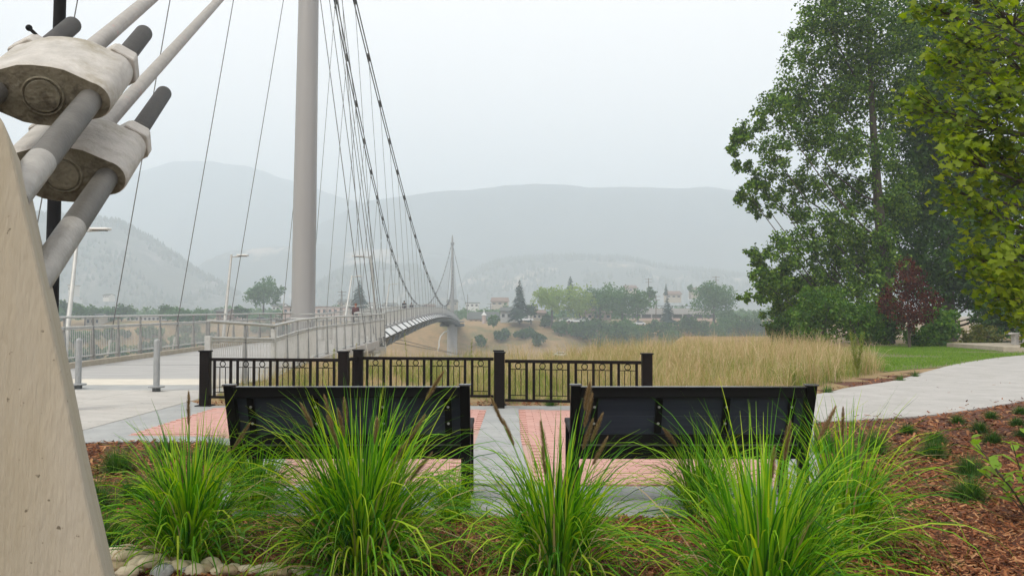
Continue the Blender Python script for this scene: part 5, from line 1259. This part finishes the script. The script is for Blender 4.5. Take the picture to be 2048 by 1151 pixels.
# cars on the far street
def car(px, py, Y, label, paint, pickup=False, L=4.6):
    b = at(px, py, Y); g = empty('parked_car', b); tag(g, label, 'car', 'cars parked on the far bank')
    def X(v): return b.x + v
    y0 = b.y - .9; H = b.z
    body = [(-L / 2, .35), (-L / 2 + .05, .85), (-L / 2 + .9, .95), (L / 2 - .5, .95), (L / 2, .85), (L / 2, .35)]
    MB().prism([(X(u), y0, H + v) for u, v in body], (0, 1.8, 0)).build('body', M[paint], g, bevel=.06)
    cab = [(-1.1, .95), (-.5, 1.5), (.6, 1.5), (1.0, .95)] if pickup else [(-1.4, .95), (-.7, 1.48), (1.1, 1.48), (1.9, .95)]
    MB().prism([(X(u), y0 + .12, H + v) for u, v in cab], (0, 1.56, 0)).build('cabin', M[paint], g)
    MB().prism([(X(u * .86), y0 + .09, H + 1.0 + (v - .95) * .8) for u, v in cab], (0, 1.62, 0)).build('window', M['glass'], g)
    for s in (-1, 1):
        for yv in (y0 - .02, y0 + 1.62):
            MB().tube([(X(s * L * .31), yv, H + .33), (X(s * L * .31), yv + .2, H + .33)], .33, 14).build('wheel', M['tyre'], g)
    MB().box((X(-L / 2), y0 + .9, H + .68), (.06, 1.5, .14)).build('headlight', M['glass'], g)
car(1052, 642, 311, 'white pickup parked right of the tall spruce', 'car_white', True, 5.4)
car(1043, 641, 316, 'silver car half hidden behind the white pickup', 'car_grey')
car(1130, 644, 310, 'white car under the pale green tree', 'car_white')
car(1152, 645, 311, 'white van-like car right of another white one', 'car_white', False, 5)
car(1168, 643, 314, 'white car farthest right under the trees', 'car_white')
car(1278, 650, 307, 'white car beside the parking structure end', 'car_white')
car(640, 640, 318, 'dark car seen through the tower railing', 'car_dark')
car(520, 642, 310, 'dark car under the round green tree', 'car_dark')
car(545, 645, 306, 'silver car right of the dark one below the round tree', 'car_grey')
car(1120, 713, 262, 'small white boat-like trailer low by the water behind the right fence panel', 'car_white')

# ------------------------------------------------------------------ people on the bridge
def skin_chain(name, pts, edges, rad, mat, parent, sub=1):
    me = bpy.data.meshes.new(name); me.from_pydata([tuple(p) for p in pts], edges, [])
    o = bpy.data.objects.new(name, me); COL.objects.link(o)
    sk = o.modifiers.new('s', 'SKIN'); o.modifiers.new('d', 'SUBSURF').levels = sub
    for v, r_ in zip(me.skin_vertices[0].data, rad): v.radius = (r_, r_) if not hasattr(r_, '__len__') else r_
    me.skin_vertices[0].data[0].use_root = True
    dg = bpy.context.evaluated_depsgraph_get(); me2 = bpy.data.meshes.new_from_object(o.evaluated_get(dg)); bpy.data.objects.remove(o)
    me2.materials.clear(); me2.materials.append(mat)
    me2.polygons.foreach_set('use_smooth', [True] * len(me2.polygons)); me2.name = name
    return link(name, me2, parent)
def person(x, y, label, top, legs, hair, H=1.72, stride=.28, bag=False):
    z = deck_z(y) + .01; g = empty('person', (x, y, z)); tag(g, label, 'person')
    s = H / 1.72
    J = {'pel': (0, 0, .95), 'wai': (0, 0, 1.10), 'che': (0, 0, 1.34), 'nec': (0, 0, 1.48), 'hd1': (0, -.02, 1.56), 'hd2': (0, -.03, 1.68),
         'hl': (-.10, 0, .92), 'kl': (-.11, -.10, .50), 'al': (-.11, .02 - stride, .08), 'tl': (-.11, -.14 - stride, .04),
         'hr': (.10, 0, .92), 'kr': (.11, .02, .50), 'ar': (.11, stride, .12), 'tr': (.11, stride - .15, .05),
         'sl': (-.19, 0, 1.42), 'el': (-.25, .08, 1.14), 'wl': (-.24, -.04, .92), 'fl': (-.24, -.08, .84), 'sr': (.19, 0, 1.42), 'er': (.25, .0, 1.14), 'wr': (.24, -.14, .95), 'fr': (.24, -.20, .88)}
    rd = dict(pel=.14, wai=.13, che=(.17, .12), nec=.055, hd1=.075, hd2=.085, hl=.09, kl=.06, al=.042, tl=.035, hr=.09, kr=.06, ar=.042, tr=.035, sl=.06, el=.042, wl=.03, fl=.03, sr=.06, er=.042, wr=.03, fr=.03)
    E = [('pel', 'wai'), ('wai', 'che'), ('che', 'nec'), ('nec', 'hd1'), ('hd1', 'hd2'), ('pel', 'hl'), ('hl', 'kl'), ('kl', 'al'), ('al', 'tl'), ('pel', 'hr'), ('hr', 'kr'), ('kr', 'ar'), ('ar', 'tr'), ('che', 'sl'), ('sl', 'el'), ('el', 'wl'), ('wl', 'fl'), ('che', 'sr'), ('sr', 'er'), ('er', 'wr'), ('wr', 'fr')]
    def mk(nm, keys, grow, mat):
        ix = {k: i for i, k in enumerate(keys)}
        pts = [Vector(J[k]) * s for k in keys]; ed = [(ix[a_], ix[b_]) for a_, b_ in E if a_ in ix and b_ in ix]
        rr3 = [tuple(v * grow * s for v in (rd[k] if hasattr(rd[k], '__len__') else (rd[k], rd[k]))) for k in keys]
        return skin_chain(nm, pts, ed, rr3, mat, g)
    mk('body', list(J), .84, M['skin'])
    mk('jacket', ['che', 'wai', 'pel', 'sl', 'el', 'wl', 'sr', 'er', 'wr'], 1.42, M[top])
    mk('trousers', ['pel', 'hl', 'kl', 'al', 'hr', 'kr', 'ar'], 1.25, M[legs])
    bm = bmesh.new(); bmesh.ops.create_icosphere(bm, subdivisions=2, radius=.118 * s); me = bpy.data.meshes.new('hair'); 
    for v in bm.verts: v.co = Vector((v.co.x * .9, v.co.y, v.co.z)) + Vector((0, .02, 1.66 * s))
    bm.to_mesh(me); bm.free(); me.materials.append(M[hair]); me.polygons.foreach_set('use_smooth', [True] * len(me.polygons)); link('hair', me, g)
    if bag: MB().box(Vector((x, y + .2 * s, z + 1.25 * s)), (.3 * s, .16 * s, .42 * s)).build('backpack', M['cloth_grey'], g, bevel=.04)
person(-11.4, 62, 'walker with auburn hair and dark plum jacket coming along the bridge', 'cloth_plum', 'cloth_dark', 'hair_red', 1.68)
person(-13.95, 110, 'person in dark clothes walking far along the bridge, left of another', 'cloth_dark', 'cloth_dark', 'hair_dark', 1.8, bag=False)
person(-13.7, 116, 'smaller person in dark clothes ahead on the bridge, right of another', 'cloth_dark', 'cloth_grey', 'hair_dark', 1.65)
